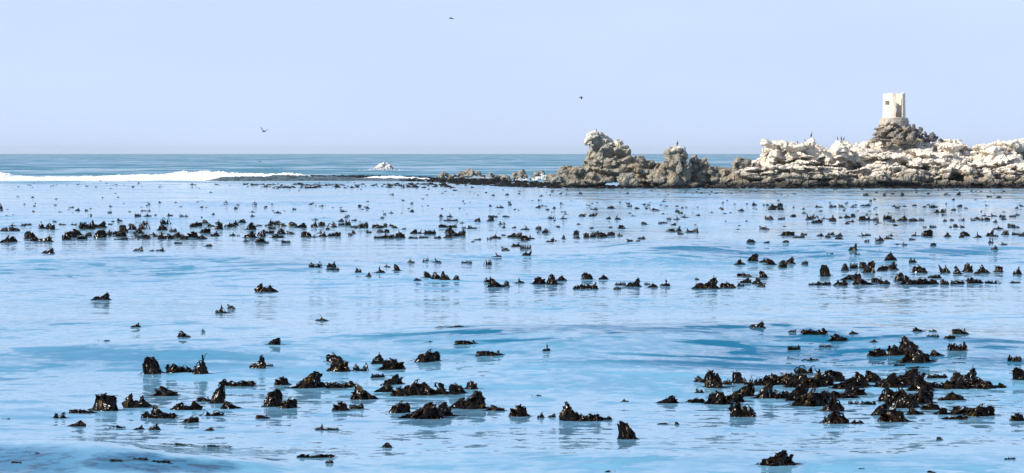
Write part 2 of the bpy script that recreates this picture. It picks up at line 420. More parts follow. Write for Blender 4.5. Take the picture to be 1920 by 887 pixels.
# broad tilted slabs on the flanks
for (px, py, w_, h_, tl) in [(1620, 285, 70, 22, .15), (1600, 300, 80, 18, .1), (1730, 285, 90, 24, .25), (1770, 298, 110, 16, .3), (1800, 312, 120, 16, .38), (1840, 325, 110, 14, .4), (1880, 300, 110, 26, .3), (1850, 285, 80, 30, .2),
                             (1690, 300, 70, 26, .1), (1655, 325, 90, 26, .1), (1720, 335, 90, 20, .2), (1600, 335, 100, 16, .12), (1900, 335, 90, 20, .35), (1500, 330, 110, 16, .12), (1460, 338, 110, 14, .1), (1780, 275, 60, 20, .1), (1905, 275, 60, 24, .1)]:
    parts.append(blob(R, px, py, 468 + (345 - py) * 0.17, w_ * 1.15, h_, 6, tl, 20))
# overhanging ledge, left end
for (px, py, w_, h_) in [(1436, 268, 26, 14), (1446, 272, 34, 20), (1465, 270, 46, 15), (1480, 276, 50, 20), (1500, 276, 44, 18), (1434, 265, 20, 9), (1455, 290, 34, 26), (1450, 303, 30, 22), (1475, 296, 44, 30),
                         (1440, 312, 26, 18), (1520, 285, 30, 40), (1521, 268, 16, 18), (1545, 300, 40, 36), (1575, 275, 30, 26), (1575, 290, 40, 40)]:
    parts.append(blob(R, px, py, 474 + R.uniform(-1, 1), w_, h_, 7, 0.05, 22))
org = at_dist(1640, 300, 475); org.z = 0
isl = fuse('rocky_island', parts, 0.155, M_rock_white, 0.42, 0.30, 0.36, 0.12, org)
tag(isl, 'large rocky island whitened by birds, dark along the waterline, right of the rock stacks', 'island')
# knoll that carries the tower
R = random.Random(5)
parts = []
for i in range(70):
    t = R.random(); px = R.uniform(1656 - 26 * t, 1698 + 35 * t); py = 232 + 36 * t + R.uniform(-2, 4)
    if px > 1696 + 50 * max(0, t - 0.1): continue
    parts.append(blob(R, px, py, 484 - 5 * t + R.uniform(-1, 1), R.uniform(13, 25), R.uniform(8, 13), 3.2, R.uniform(-1.1, -.3)))
for (px, py, w_, h_) in [(1676, 238, 46, 26), (1678, 250, 62, 30), (1690, 264, 104, 34), (1662, 232, 20, 14), (1657, 242, 18, 16), (1652, 252, 20, 18), (1668, 230, 30, 12), (1684, 230, 30, 12)]:
    parts.append(blob(R, px, py, 486, w_, h_, 7, 0.1, 24))
org = at_dist(1676, 262, 485)
tag(fuse('rock_knoll', parts, 0.15, M_rock_knoll, 0.26, 0.34, 0.42, -0.8, org), 'steep tan banded rock knoll carrying the ruined tower', 'rock')

def rock(name, label, parts, mat, px, Y, vox=0.17, amp=0.4, strata=0.15, freq=0.4, cat='rock', group=None):
    o_ = at_dist(px, 300, Y); o_.z = 0
    return tag(fuse(name, parts, vox, mat, amp, strata, freq, 0.1, o_), label, cat, group)
# --- rock with the leaning head
R = random.Random(21)
p = []
for (px, py, w_, h_, dp) in [(1112, 256, 26, 22, 3.5), (1108, 264, 24, 22, 3.2), (1122, 254, 26, 22, 3.2), (1142, 264, 26, 22, 4), (1134, 258, 22, 20, 4), (1155, 272, 30, 20, 4), (1168, 278, 30, 20, 4), (1128, 280, 44, 44, 4), (1125, 302, 40, 34, 5), (1118, 310, 50, 30, 5), (1118, 275, 24, 34, 3), (1118, 292, 26, 34, 3.2), (1112, 305, 30, 20, 4), (1132, 266, 32, 26, 3), (1145, 276, 34, 28, 3.2), (1135, 290, 50, 34, 4),
                             (1160, 283, 34, 24, 3.5), (1170, 288, 28, 26, 3.5), (1165, 300, 60, 30, 5), (1187, 305, 40, 28, 4), (1200, 302, 26, 24, 3.5), (1214, 312, 30, 26, 4), (1228, 318, 26, 26, 4), (1150, 318, 100, 36, 7), (1200, 328, 100, 34, 7), (1120, 335, 90, 34, 7),
                             (1130, 322, 46, 30, 5), (1100, 318, 40, 22, 4), (1080, 322, 34, 26, 4), (1062, 320, 34, 22, 4), (1050, 328, 26, 22, 4), (1085, 335, 70, 30, 6), (1230, 338, 60, 30, 6), (1100, 348, 110, 18, 6), (1190, 348, 120, 18, 6), (1172, 326, 70, 46, 6), (1210, 330, 60, 40, 6), (1140, 308, 60, 40, 6), (1113, 276, 22, 34, 4), (1112, 292, 26, 34, 4), (1104, 304, 26, 22, 4)]:
    p.append(blob(R, px, py, 474 + R.uniform(-.8, .8), w_, h_, dp * 1.5, 0.3, 22))
for i in range(34):
    px = R.uniform(1045, 1235); yt = interp([(1045, 324), (1098, 308), (1130, 295), (1180, 290), (1235, 312)], px); py = R.uniform(yt + 4, 345)
    p.append(blob(R, px, py, 473 - (py - 290) * 0.12 + R.uniform(-.7, .7), R.uniform(20, 44), R.uniform(12, 22), 2.8, R.uniform(.1, .8)))
rock('sea_stack', 'craggy grey rock with a pale rounded head leaning left above a sloping back', p, M_rock_grey, 1140, 472, amp=0.42)
# boulder in front
p = [blob(R, 1177, 338, 464, 42, 36, 3.4, 0, 26), blob(R, 1172, 332, 464, 26, 22, 2.6, 0.2, 20), blob(R, 1190, 344, 463, 30, 22, 3, 0, 20)]
rock('boulder', 'squat brown boulder at the waterline before the sloping back of the head-shaped rock', p, M_rock_grey, 1177, 464, 0.13, 0.22, 0.1, 0.7, 'boulder')
# --- flat topped stack
p = []
for (px, py, w_, h_, dp) in [(1262, 284, 28, 20, 3.2), (1272, 280, 22, 12, 3), (1254, 292, 18, 24, 3), (1270, 296, 44, 28, 4), (1282, 292, 22, 26, 3.4), (1265, 315, 46, 50, 5), (1262, 335, 56, 36, 6), (1284, 325, 30, 50, 5), (1236, 330, 50, 28, 5), (1220, 340, 40, 18, 4), (1255, 345, 90, 22, 7), (1285, 348, 90, 18, 6)]:
    p.append(blob(R, px, py, 470 + R.uniform(-.6, .6), w_, h_, dp * 1.4, 0.0, 24))
for i in range(30):
    px = R.uniform(1225, 1292); yt = interp([(1225, 330), (1248, 296), (1290, 296)], px)
    p.append(blob(R, px, R.uniform(yt + 5, 346), 468.5 + R.uniform(-.8, .8), R.uniform(8, 18), R.uniform(12, 26), 2.4, R.uniform(-.3, .3)))
rock('sea_stack', 'blocky rock stack with a whitened top where a dark bird stands upright', p, M_rock_grey, 1262, 470, amp=0.4)
# --- darker twin rocks behind
p = []
for (px, py, w_, h_, dp) in [(1300, 300, 20, 18, 3), (1314, 302, 26, 22, 3), (1306, 318, 34, 36, 4), (1322, 318, 24, 34, 4), (1340, 318, 34, 22, 4), (1345, 332, 56, 30, 5), (1312, 338, 50, 26, 5), (1298, 325, 30, 44, 4), (1360, 325, 22, 26, 4), (1375, 338, 50, 22, 5), (1310, 348, 80, 18, 6), (1355, 348, 90, 18, 6)]:
    p.append(blob(R, px, py, 473 + R.uniform(-.6, .6), w_, h_, dp * 1.4, 0.2, 22))
for i in range(24):
    px = R.uniform(1296, 1372); yt = interp([(1296, 305), (1320, 300), (1345, 314), (1372, 322)], px)
    p.append(blob(R, px, R.uniform(yt + 5, 346), 471 + R.uniform(-.8, .8), R.uniform(8, 20), R.uniform(8, 18), 2.4, R.uniform(-.3, .3)))
rock('rock', 'dark low twin-lobed rock filling the gap right of the blocky bird stack', p, M_rock_grey, 1330, 472, amp=0.35)
# --- round topped rock before the ledge
p = []
for (px, py, w_, h_, dp) in [(1390, 302, 38, 24, 4), (1378, 308, 22, 24, 3), (1400, 306, 24, 24, 3.4), (1388, 322, 46, 34, 5), (1384, 336, 60, 26, 6), (1416, 312, 22, 22, 4), (1425, 325, 40, 30, 5)]:
    p.append(blob(R, px, py, 470 + R.uniform(-.6, .6), w_, h_, dp * 1.4, 0.0, 24))
for i in range(22):
    px = R.uniform(1366, 1425)
    p.append(blob(R, px, R.uniform(305, 346), 468.5 + R.uniform(-.8, .8), R.uniform(8, 16), R.uniform(8, 16), 2.2, R.uniform(-.3, .3)))
rock('rock', 'round-topped pale rock standing just left of the overhanging island ledge', p, M_rock_grey, 1392, 470, amp=0.35)
# --- low reef rocks to the left
for (lab, cx, bl) in [
    ('small rounded pale rock at the left tip of the low reef', 832, [(831, 328, 18, 18), (840, 332, 18, 14), (826, 333, 14, 12)]),
    ('long low lumpy tan rock ridge behind the dark kelp belt', 880, [(862, 327, 24, 18), (878, 324, 30, 20), (894, 326, 26, 18), (904, 330, 20, 16), (852, 332, 18, 12), (918, 329, 14, 18), (926, 332, 20, 12)]),
    ('small dark hump of rock ending the low reef ridge', 945, [(944, 332, 20, 14), (936, 334, 16, 10)]),
    ('pointed tan rock with white wash at its right foot', 975, [(977, 326, 20, 26), (970, 331, 22, 18), (984, 331, 16, 18)]),
    ('blunt pointed rock with surf breaking white against it', 1009, [(1009, 328, 22, 22), (1015, 326, 14, 20), (1002, 333, 20, 12)]),
    ('low dark broken rocks between the blunt rock and the head-shaped rock', 1035, [(1040, 342, 50, 10), (1030, 333, 18, 14), (1040, 336, 26, 18), (1050, 340, 26, 18), (1028, 340, 24, 12), (1044, 343, 70, 16)])]:
    p = [blob(R, a, b, 560 + R.uniform(-1, 1) - max(0, cx - 1025) * 2.2, c, d, 3.0, R.uniform(-.2, .2), 18) for (a, b, c, d) in bl]
    p += [blob(R, a + R.uniform(-8, 8), b + R.uniform(0, 5), 559 - max(0, cx - 1025) * 2.2, c * .5, d * .6, 2.2, R.uniform(-.5, .5), 14) for (a, b, c, d) in bl for k in range(2)]
    rock('reef_rock', lab, p, M_rock_grey, cx, 560 - max(0, cx - 1025) * 2.2, 0.17, 0.3, 0.1, 0.55)
# --- white rock far out
p = [blob(R, 720, 314, 930, 34, 16, 5), blob(R, 721, 309, 930, 18, 12, 4), blob(R, 708, 316, 930, 18, 10, 4), blob(R, 733, 315, 930, 16, 12, 4)]
rock('white_rock', 'small white surf-washed rock alone in the open sea beyond the kelp', p, M_rock_pale, 720, 930, 0.3, 0.6, 0.1, 0.35)
# --- boulders beside the tower
for (px, py, w_, h_, lab) in [
    (1706, 236, 8, 16, 'narrow dark boulder touching the right side of the tower base'),
    (1713, 237, 11, 17, 'leaning dark boulder, second along from the tower base'),
    (1726, 241, 12, 17, 'biggest square-topped dark boulder right of the tower'),
    (1735, 249, 8, 13, 'small upright dark boulder between the square-topped and the wide one'),
    (1749, 254, 17, 17, 'wide dark grey boulder on the slope right of the tower'),
    (1763, 262, 16, 11, 'low slanting dark boulder at the foot of the tower slope'),
    (1788, 266, 14, 8, 'flat dark slab on the white ridge beyond the tower slope')]:
    Y = 484
    pp = [blob(R, px, py + 2, Y, w_, h_, w_ * Y / F * 0.9, R.uniform(-.3, .3), 26)]
    o_ = at_dist(px, py + 8, Y)
    tag(fuse('boulder', pp, 0.09, M_rock_dark, 0.10, 0.05, 1.0, 0.1, o_), lab, 'boulder', 'boulders stepping down from the tower')
p = [blob(R, 1712, 250, 485, 40, 22, 4, .3), blob(R, 1735, 262, 485, 60, 22, 4, .3), blob(R, 1722, 256, 484, 40, 20, 4, .3), blob(R, 1700, 244, 485, 26, 22, 4, .2)]
for i in range(14):
    t = R.random(); p.append(blob(R, 1700 + 60 * t + R.uniform(-4, 4), 246 + 18 * t + R.uniform(0, 10), 483 + R.uniform(-.5, .5), R.uniform(8, 14), R.uniform(7, 11), 1.4, R.uniform(-.5, .5)))
o_ = at_dist(1722, 262, 485)
tag(fuse('rock_slope', p, 0.14, M_rock_dark, 0.2, 0.1, 0.7, 0.1, o_), 'grey-blue rubble slope falling right from the tower base', 'rock')

# ------------------------------------------------------------------ ruined tower
TY = 486.0; s_ = TY / F
base = at_dist(1676.5, 221, TY)
tower = link('ruined_tower', None); tower.location = base
tag(tower, 'roofless cream round tower, split open on its right side, on the island top', 'tower')
def tower_wall():
    NT, NZ = 64, 40; Rr = 20.3 * s_; th = 0.30; Ht = 45.5 * s_
    a0 = lambda i: 2 * math.pi * i / NT
    solid = np.ones((NT, NZ), bool)
    for i in range(NT):
        ang = math.degrees(a0(i + 0.5)); ang = ang if ang <= 180 else ang - 360     # 0 = toward the camera, + = right
        xr = math.sin(math.radians(ang))
        for k in range(NZ):
            z = (k + .5) / NZ
            if 0 < ang < 40: solid[i, k] = z < 0.02
            if -60 < ang < -36 and 0.53 < z < 0.70: solid[i, k] = False
            if abs(ang) > 90:
                if 0.05 < xr < 0.36 and 0.50 < z < 0.67: solid[i, k] = False
                if 0.14 < xr < 0.34 and 0.26 < z < 0.42: solid[i, k] = False
    Rn = random.Random(3)
    topj = [Rn.choice([-0.16, -0.05, 0, 0, 0.03, 0.08]) + (0.12 if 50 < math.degrees(a0(i)) < 80 else 0) for i in range(NT)]
    V = []; idx = {}
    def vv(i, k, o):
        i %= NT
        if (i, k, o) not in idx:
            r = Rr + 0.10 * (1 - k / NZ) if o else Rr - th
            z = Ht * k / NZ + (topj[i] if k == NZ else 0)
            idx[(i, k, o)] = len(V); V.append((r * math.sin(a0(i)), -r * math.cos(a0(i)), z))
        return idx[(i, k, o)]
    Fc = []
    for i in range(NT):
        for k in range(NZ):
            if not solid[i, k]: continue
            Fc.append((vv(i, k, 1), vv(i + 1, k, 1), vv(i + 1, k + 1, 1), vv(i, k + 1, 1)))
            Fc.append((vv(i, k, 0), vv(i, k + 1, 0), vv(i + 1, k + 1, 0), vv(i + 1, k, 0)))
            if k == NZ - 1 or not solid[i, k + 1]: Fc.append((vv(i, k + 1, 1), vv(i + 1, k + 1, 1), vv(i + 1, k + 1, 0), vv(i, k + 1, 0)))
            if k > 0 and not solid[i, k - 1]: Fc.append((vv(i, k, 0), vv(i + 1, k, 0), vv(i + 1, k, 1), vv(i, k, 1)))
            if not solid[(i - 1) % NT, k]: Fc.append((vv(i, k, 0), vv(i, k, 1), vv(i, k + 1, 1), vv(i, k + 1, 0)))
            if not solid[(i + 1) % NT, k]: Fc.append((vv(i + 1, k, 1), vv(i + 1, k, 0), vv(i + 1, k + 1, 0), vv(i + 1, k + 1, 1)))
    return mesh_np('wall', V, Fc, M_plaster)
link('wall', tower_wall(), tower)
def lathe(name, prof, seg, mat, jit=0.0, seed=1):
    rn = random.Random(seed); V = []; Fc = []
    for (r, z) in prof:
        for i in range(seg):
            a = 2 * math.pi * i / seg; q = r * (1 + rn.uniform(-jit, jit)); V.append((q * math.sin(a), -q * math.cos(a), z + rn.uniform(-jit, jit) * 0.5))
    for k in range(len(prof) - 1):
        for i in range(seg):
            j = (i + 1) % seg; Fc.append((k * seg + i, k * seg + j, (k + 1) * seg + j, (k + 1) * seg + i))
    Fc.append(tuple(range((len(prof) - 1) * seg, len(prof) * seg)))
    return mesh_np(name, V, Fc, mat)
link('plinth', lathe('plinth', [(2.75, -3.2), (2.72, -2.2), (2.68, -1.2), (2.66, -0.5), (2.5, -0.42), (2.5, -0.1), (2.42, -0.02)], 40, M_masonry, 0.02), tower)

# ------------------------------------------------------------------ kelp
AMB = set()
def ribbon(V, Fc, pts, width, rn, sag=0.25, taper=True):
    """strap blade along pts with a raised midrib line and ruffled edges"""
    n = len(pts); o = len(V); amb = rn.random() < 0.24; f0 = len(Fc)
    for i, p in enumerate(pts):
        a = pts[max(0, i - 1)]; b = pts[min(n - 1, i + 1)]
        t = (b - a)
        if t.length < 1e-6: t = Vector((1, 0, 0))
        t.normalize()
        side = t.cross(Vector((0, 0, 1)))
        if side.length < 0.2: side = Vector((rn.uniform(-1, 1), rn.uniform(-1, 1), 0))
        side.normalize(); up = side.cross(t)
        u = i / (n - 1)
        wd = width * (math.sin(math.pi * min(1, 0.18 + u * 0.80)) if taper else 1.0)
        r1 = rn.uniform(-1, 1) * width * 0.42; r2 = rn.uniform(-1, 1) * width * 0.42
        V.append(p - side * wd * 0.5 - up * (wd * sag) + up * r1)
        V.append(p + up * wd * 0.12)
        V.append(p + side * wd * 0.5 - up * (wd * sag) + up * r2)
        if i:
            q = o + (i - 1) * 3
            Fc.append((q, q + 3, q + 4, q + 1)); Fc.append((q + 1, q + 4, q + 5, q + 2))
            if amb: AMB.update((len(Fc) - 1, len(Fc) - 2))
def drape(V, Fc, rn, pk, nrib, wid, seg=7):
    (cx, cy, ph, pr, pw) = pk
    # straps lying out flat on the water round the foot
    for r_ in range(max(2, nrib // 5)):
        a = rn.uniform(0, 2 * math.pi); L = pr * rn.uniform(1.1, 1.9); b_ = a + rn.uniform(-.8, .8)
        pts = [Vector((cx + pr * .4 * math.cos(a) + L * q * math.cos(b_), cy + (pr * .4 * math.sin(a) + L * q * math.sin(b_)) * .8, ph * 0.32 * (1 - q) ** 2 + 0.05 * abs(math.sin(q * 7 + a)) * (1 - q) + 0.01)) for q in [i / 5 for i in range(6)]]
        ribbon(V, Fc, pts, wid * 0.55, rn)
    # curled tips standing off the top
    for r_ in range(max(1, nrib // 7)):
        a = rn.uniform(0, 2 * math.pi); rr = pr * rn.uniform(.05, .5); L = ph * rn.uniform(.12, .3); dx = rn.choice((-1, 1)) * rn.uniform(.3, 1.0)
        z0 = ph * 0.8 * (1 - (rr / pr) ** pw)
        pts = [Vector((cx + rr * math.cos(a) + dx * L * q * q, cy + rr * math.sin(a) * .8, z0 + L * 1.5 * math.sin(q * 2.2))) for q in [i / 4 for i in range(5)]]
        ribbon(V, Fc, pts, wid * 0.4, rn)
    # inner body
    o = len(V); NR, NA = 5, 14
    rad = [1 + rn.uniform(-.25, .25) for _ in range(NA)]
    for k in range(NR):
        u = (k + 0.02) / (NR - 1)
        for i in range(NA):
            a = 2 * math.pi * i / NA; rr = u * pr * rad[i] * 0.9
            z = ph * 0.60 * (1 - u ** pw) * (1 + rn.uniform(-.12, .08)) - (0.12 if k == NR - 1 else 0)
            V.append(Vector((cx + rr * math.cos(a), cy + rr * math.sin(a) * 0.85, z)))
    for k in range(NR - 1):
        for i in range(NA):
            j = (i + 1) % NA
            Fc.append((o + k * NA + i, o + (k + 1) * NA + i, o + (k + 1) * NA + j, o + k * NA + j))
    for r_ in range(nrib):
        a = rn.uniform(0, 2 * math.pi); u0 = rn.uniform(-0.45, 0.5); u1 = rn.uniform(0.75, 1.25); tw = rn.uniform(-.9, .9); lift = rn.uniform(0.72, 1.12)
        pts = []
        for i in range(seg):
            q = i / (seg - 1); u = u0 + (u1 - u0) * q; aa = a + tw * q
            up = abs(u)
            z = ph * (1 - min(1.0, up) ** pw) * rn.uniform(0.82, 1.10) * lift + 0.03
            if up > 1: z = -0.03
            pts.append(Vector((cx + u * pr * math.cos(aa), cy + u * pr * math.sin(aa) * 0.85, z + rn.uniform(-.01, .03))))
        pts[-1].z = min(pts[-1].z, 0) - 0.06
        ribbon(V, Fc, pts, wid * rn.uniform(0.6, 1.3), rn)
def arch(V, Fc, rn, x0, x1, y, h, wid, seg=9, lean=0.0):
    pts = []
    dy = rn.uniform(-.2, .2)
    for i in range(seg):
        q = i / (seg - 1)
        pts.append(Vector((x0 + (x1 - x0) * q + lean * math.sin(math.pi * q), y + dy * q, h * math.sin(math.pi * q) ** 0.7 - 0.05)))
    ribbon(V, Fc, pts, wid, rn, 0.3, False)
def spike(V, Fc, rn, x, y, h, lean, wid, curl=0.0):
    pts = []
    for i in range(7):
        q = i / 6
        pts.append(Vector((x + lean * q * q + curl * max(0, q - .6) , y + 0.05 * q, -0.05 + (h + 0.05) * (q if curl == 0 else math.sin(q * 2.0) / math.sin(min(2.0, 1.57))))))
    ribbon(V, Fc, pts, wid, rn, 0.15)
    for k in range(0, 7):
        f = (1 - k / 6) ** 0.8 + 0.05
        for j in range(3):
            i_ = len(V) - 21 + k * 3 + j; c = pts[k]
            V[i_] = c + (V[i_] - c) * f * 1.6 + Vector((0, 0, 0))
def kelp_mesh(kind, seed, lod=1):
    AMB.clear()
    rn = random.Random(seed * 97 + hash_kind[kind]); V = []; Fc = []
    J = lambda a: rn.uniform(-a, a)
    nr = {1: 1.0, 0: 0.4}[lod]; sg = 7 if lod else 5
    N = lambda n: max(3, int(n * nr))
    if kind == 'mound':
        pk = [(J(.06), 0, 0.92, .38, 1.9), (-.28 + J(.05), .05, 0.6 + J(.1), .24, 1.7), (.28 + J(.05), -.05, .62 + J(.12), .25, 1.6), (J(.2), -.22, .5, .25, 1.6)]
        for p_ in pk: drape(V, Fc, rn, p_, N(17), .13, sg)
        for i in range(3): spike(V, Fc, rn, J(.3), J(.1), .8 + J(.2), J(.1), .05)
    elif kind == 'peak':
        pk = [(J(.1), 0, 0.98, .42, 1.5), (-.28 + J(.06), 0, 0.42, .24, 1.3), (.28 + J(.06), -.03, .45 + J(.1), .24, 1.2)]
        for p_ in pk: drape(V, Fc, rn, p_, N(18), .12, sg)
    elif kind == 'fin':
        pk = [(.20 + J(.05), 0, 0.98, .24, 1.0), (0, 0, .55 + J(.08), .24, 1.1), (-.26, .02, .34 + J(.06), .24, 1.3), (.36, 0, .3, .15, 1)]
        for p_ in pk: drape(V, Fc, rn, p_, N(14), .11, sg)
        spike(V, Fc, rn, .24, 0, 1.02, -.05, .16)
    elif kind == 'block':
        pk = [(-.14, 0, .93, .34, 4.5), (.18 + J(.05), 0, .86 + J(.08), .32, 3.5), (.1, -.2, .5, .3, 2.0)]
        for p_ in pk: drape(V, Fc, rn, p_, N(24), .16, sg)
        for i in range(3): arch(V, Fc, rn, -.2 + J(.1), .2 + J(.1), J(.1), 1.02, .06)
    elif kind == 'dome':
        pk = [(0, 0, .97, .46, 2.4), (J(.2), -.1, .8, .3, 2)]
        for p_ in pk: drape(V, Fc, rn, p_, N(28), .15, sg)
        spike(V, Fc, rn, J(.2), 0, 1.05, J(.2), .05)
    elif kind == 'double':
        pk = [(-.24, 0, .95, .26, 1.2), (.22, .03, .85 + J(.1), .28, 1.0), (0, 0, .5, .25, 1.5)]
        for p_ in pk: drape(V, Fc, rn, p_, N(16), .11, sg)
    elif kind == 'mat':
        x = -.45
        while x < .45:
            drape(V, Fc, rn, (x, J(.12), rn.uniform(.4, .95), rn.uniform(.09, .17), rn.uniform(.9, 2.2)), N(9), .08, sg); x += rn.uniform(.09, .15)
        for i in range(N(7)):
            x = rn.uniform(-.45, .25); arch(V, Fc, rn, x, x + rn.uniform(.15, .3), J(.12), rn.uniform(.4, .9), .05)
    elif kind == 'strand':
        for i in range(N(7)):
            x = rn.uniform(-.48, .0); arch(V, Fc, rn, x, x + rn.uniform(.3, .5), J(.15), rn.uniform(.3, .8), .07)
        drape(V, Fc, rn, (J(.2), 0, .9, .16, 1.4), N(8), .08, sg)
    elif kind == 'curl':
        for i in range(N(6)):
            x = rn.uniform(-.42, .1); arch(V, Fc, rn, x, x + rn.uniform(.2, .4), J(.15), rn.uniform(.4, 1.0), .09, lean=J(.15))
        drape(V, Fc, rn, (-.1, 0, .5, .25, 1.4), N(12), .10, sg)
        drape(V, Fc, rn, (.25, 0, .6, .16, 1.2), N(9), .09, sg)
        spike(V, Fc, rn, .2, 0, 1.0, .15, .06)
    elif kind == 'spike':
        drape(V, Fc, rn, (0, 0, .42, .32, 1.0), N(14), .10, sg)
        drape(V, Fc, rn, (-.28, 0, .22, .2, 1.4), N(8), .10, sg); drape(V, Fc, rn, (.28, 0, .24, .2, 1.4), N(8), .10, sg)
        spike(V, Fc, rn, J(.08), 0, 1.0, J(.15), .18)
    shear = rn.uniform(-.35, .35) if kind in ('peak', 'mound', 'double', 'dome') else rn.uniform(-.1, .1)
    # let every kind span exactly one unit in height above the water, straps included
    for v in V:
        d = mn.noise_vector(v * 2.6 + Vector((seed * 7.3, hash_kind[kind], 0))) * 0.15 + mn.noise_vector(v * 7 + Vector((seed * 3.3, hash_kind[kind], 5))) * 0.09
        d.z *= min(1, max(0, v.z * 3)); v += d; v.x += shear * max(0, v.z)
    zm = max(v.z for v in V); xm = max(abs(v.x) for v in V if v.z > 0.13 * zm)
    V = [Vector((v.x * .52 / xm, v.y * .8, v.z / zm if v.z > 0 else v.z)) for v in V]
    return V, Fc
KINDS = ['mound', 'peak', 'fin', 'block', 'dome', 'double', 'mat', 'strand', 'curl', 'spike']
hash_kind = {k: i * 13 + 5 for i, k in enumerate(KINDS)}
MESH = {}; LOW = {}
for k in KINDS:
    for s in range(4):
        V, Fc = kelp_mesh(k, s)
        me_ = mesh_np('fronds', V, Fc, M_kelp, True); me_.materials.append(M_amber)
        me_.polygons.foreach_set('material_index', [1 if i_ in AMB else 0 for i_ in range(len(Fc))]); MESH[k, s] = me_
        V, Fc = kelp_mesh(k, s, 0)
        LOW[k, s] = (np.array([tuple(v) for v in V]), np.array(Fc))
def stipe_mesh(seed):
    rn = random.Random(seed + 500); V = []; Fc = []
    x0 = rn.uniform(-.4, -.1); x1 = rn.uniform(.1, .45); y = rn.uniform(-.35, -.2); h = rn.uniform(.35, .7); n = 12; m = 6
    pts = [Vector((x0 + (x1 - x0) * q, y + .1 * math.sin(q * 3), h * math.sin(math.pi * q) - .04)) for q in [i / (n - 1) for i in range(n)]]
    for i, p_ in enumerate(pts):
        t = (pts[min(n - 1, i + 1)] - pts[max(0, i - 1)]).normalized(); a = t.cross(Vector((0, 1, 0))).normalized(); b = t.cross(a)
        r = .022 * (1.3 - .5 * i / n)
        for j in range(m):
            an = 2 * math.pi * j / m; V.append(p_ + a * r * math.cos(an) + b * r * math.sin(an))
    for i in range(n - 1):
        for j in range(m): Fc.append((i * m + j, i * m + (j + 1) % m, (i + 1) * m + (j + 1) % m, (i + 1) * m + j))
    return mesh_np('stipe', V, Fc, M_stipe, True)
STIPE = [stipe_mesh(i) for i in range(5)]

KM = {'m': 'mound', 'p': 'peak', 'f': 'fin', 'b': 'block', 'd': 'dome', 'D': 'double', 't': 'mat', 's': 'strand', 'c': 'curl', 'k': 'spike'}
NEAR = """284 702 34 33 b|338 700 56 17 t|372 703 34 39 f|312 743 44 19 m|194 771 46 34 b|255 766 52 28 p|405 757 30 36 d|380 753 28 9 t|432 767 36 14 m|348 770 56 18 D|
298 786 64 14 t|296 781 30 22 m|397 781 40 11 p|357 793 28 13 m|110 785 24 14 c|150 776 50 8 t|142 800 32 11 p|216 804 32 6 s|258 806 20 9 f|286 807 28 13 f|390 808 18 8 m|
330 836 68 4 s|405 839 52 4 s|8 787 18 3 s|445 726 66 14 t|483 692 32 26 f|504 688 18 6 t|626 680 30 18 m|632 698 42 28 m|677 697 30 20 c|710 683 28 22 p|732 694 48 22 m|803 679 42 24 m|530 723 30 17 m|
576 729 60 32 p|510 763 34 34 b|541 766 30 22 m|636 729 56 14 t|682 750 46 28 m|735 722 36 20 m|710 709 30 8 t|720 736 34 18 m|750 744 32 18 m|778 742 46 30 m|808 742 40 20 m|836 741 44 26 c|855 731 24 12 m|
861 738 24 14 d|882 731 24 17 m|640 771 32 18 m|668 768 26 12 t|750 775 36 24 m|790 786 72 32 m|822 782 48 28 p|874 768 68 34 p|490 786 26 8 t|603 807 22 13 k|623 807 22 6 t|724 840 20 10 d|591 860 66 8 t|
617 869 16 7 m|931 771 34 11 m|976 782 38 24 m|1013 784 16 12 f|1034 783 16 8 m|1072 790 44 36 p|1100 791 50 18 t|1130 789 50 7 t|1176 824 34 36 d|1252 757 38 15 m|1173 754 14 7 f|1005 743 20 3 s|
1255 796 40 3 s|1270 796 8 5 d|1146 886 22 4 s|1420 615 26 14 f|1486 624 16 6 m|1527 629 46 13 t|1575 641 34 14 m|1603 627 18 7 m|1489 658 24 10 t|1548 653 22 6 t|1650 669 40 15 m|1690 668 50 20 t|
1705 655 34 24 m|1722 681 50 40 m|1758 668 26 12 m|1796 659 34 18 p|1800 627 30 11 p|1782 636 20 8 m|1722 622 20 8 m|1745 622 24 4 s|1752 633 24 6 t|1638 643 16 6 p|1650 683 24 3 s|1688 687 20 5 t|
1725 692 40 4 s|1904 679 24 13 p|1914 713 26 24 b|1522 677 32 5 s|
1315 718 20 12 m|1340 728 30 34 b|1363 722 14 16 c|1385 720 22 26 d|1404 722 18 20 c|1428 724 34 20 t|1448 722 28 22 m|1470 722 36 22 m|1490 714 30 18 t|1512 701 36 16 c|1500 728 50 28 m|1545 712 26 20 p|
1535 726 50 26 m|1568 716 34 22 b|1588 730 50 22 m|1619 726 26 28 d|1642 718 30 22 d|1665 728 44 28 m|1700 724 60 32 m|1730 734 40 28 m|1760 730 40 16 t|1790 726 30 10 t|1762 710 38 8 t|1793 714 18 18 d|
1812 718 34 32 f|1838 730 44 22 p|1802 731 60 16 t|1868 729 34 10 p|1312 738 14 10 c|1305 756 28 10 m|1345 759 46 26 m|1372 755 40 22 m|1395 744 34 24 d|1435 748 32 34 p|1468 749 44 18 t|1495 752 36 30 d|
1525 762 60 34 m|1562 772 36 26 d|1582 748 60 14 t|1600 742 40 18 m|1603 758 18 10 c|1632 760 28 8 t|1667 754 30 26 d|1692 766 50 44 m|1730 758 40 32 m|1788 752 42 18 p|1396 783 46 32 p|1566 795 44 24 d|
1610 795 20 8 p|1650 779 30 22 d|1680 792 48 26 p|1718 778 28 14 m|1750 769 36 13 m|1785 778 50 18 c|1840 781 46 24 m|1815 778 40 14 t|1790 788 46 8 t|1912 790 30 16 m|1456 874 54 28 m|1486 874 16 5 p|
1764 825 10 6 d|62 853 22 3 s|215 868 26 5 t|262 864 30 5 t|300 871 34 5 t|28 870 20 4 t|1895 863 24 5 t|1617 881 12 4 p|1750 887 14 4 d"""
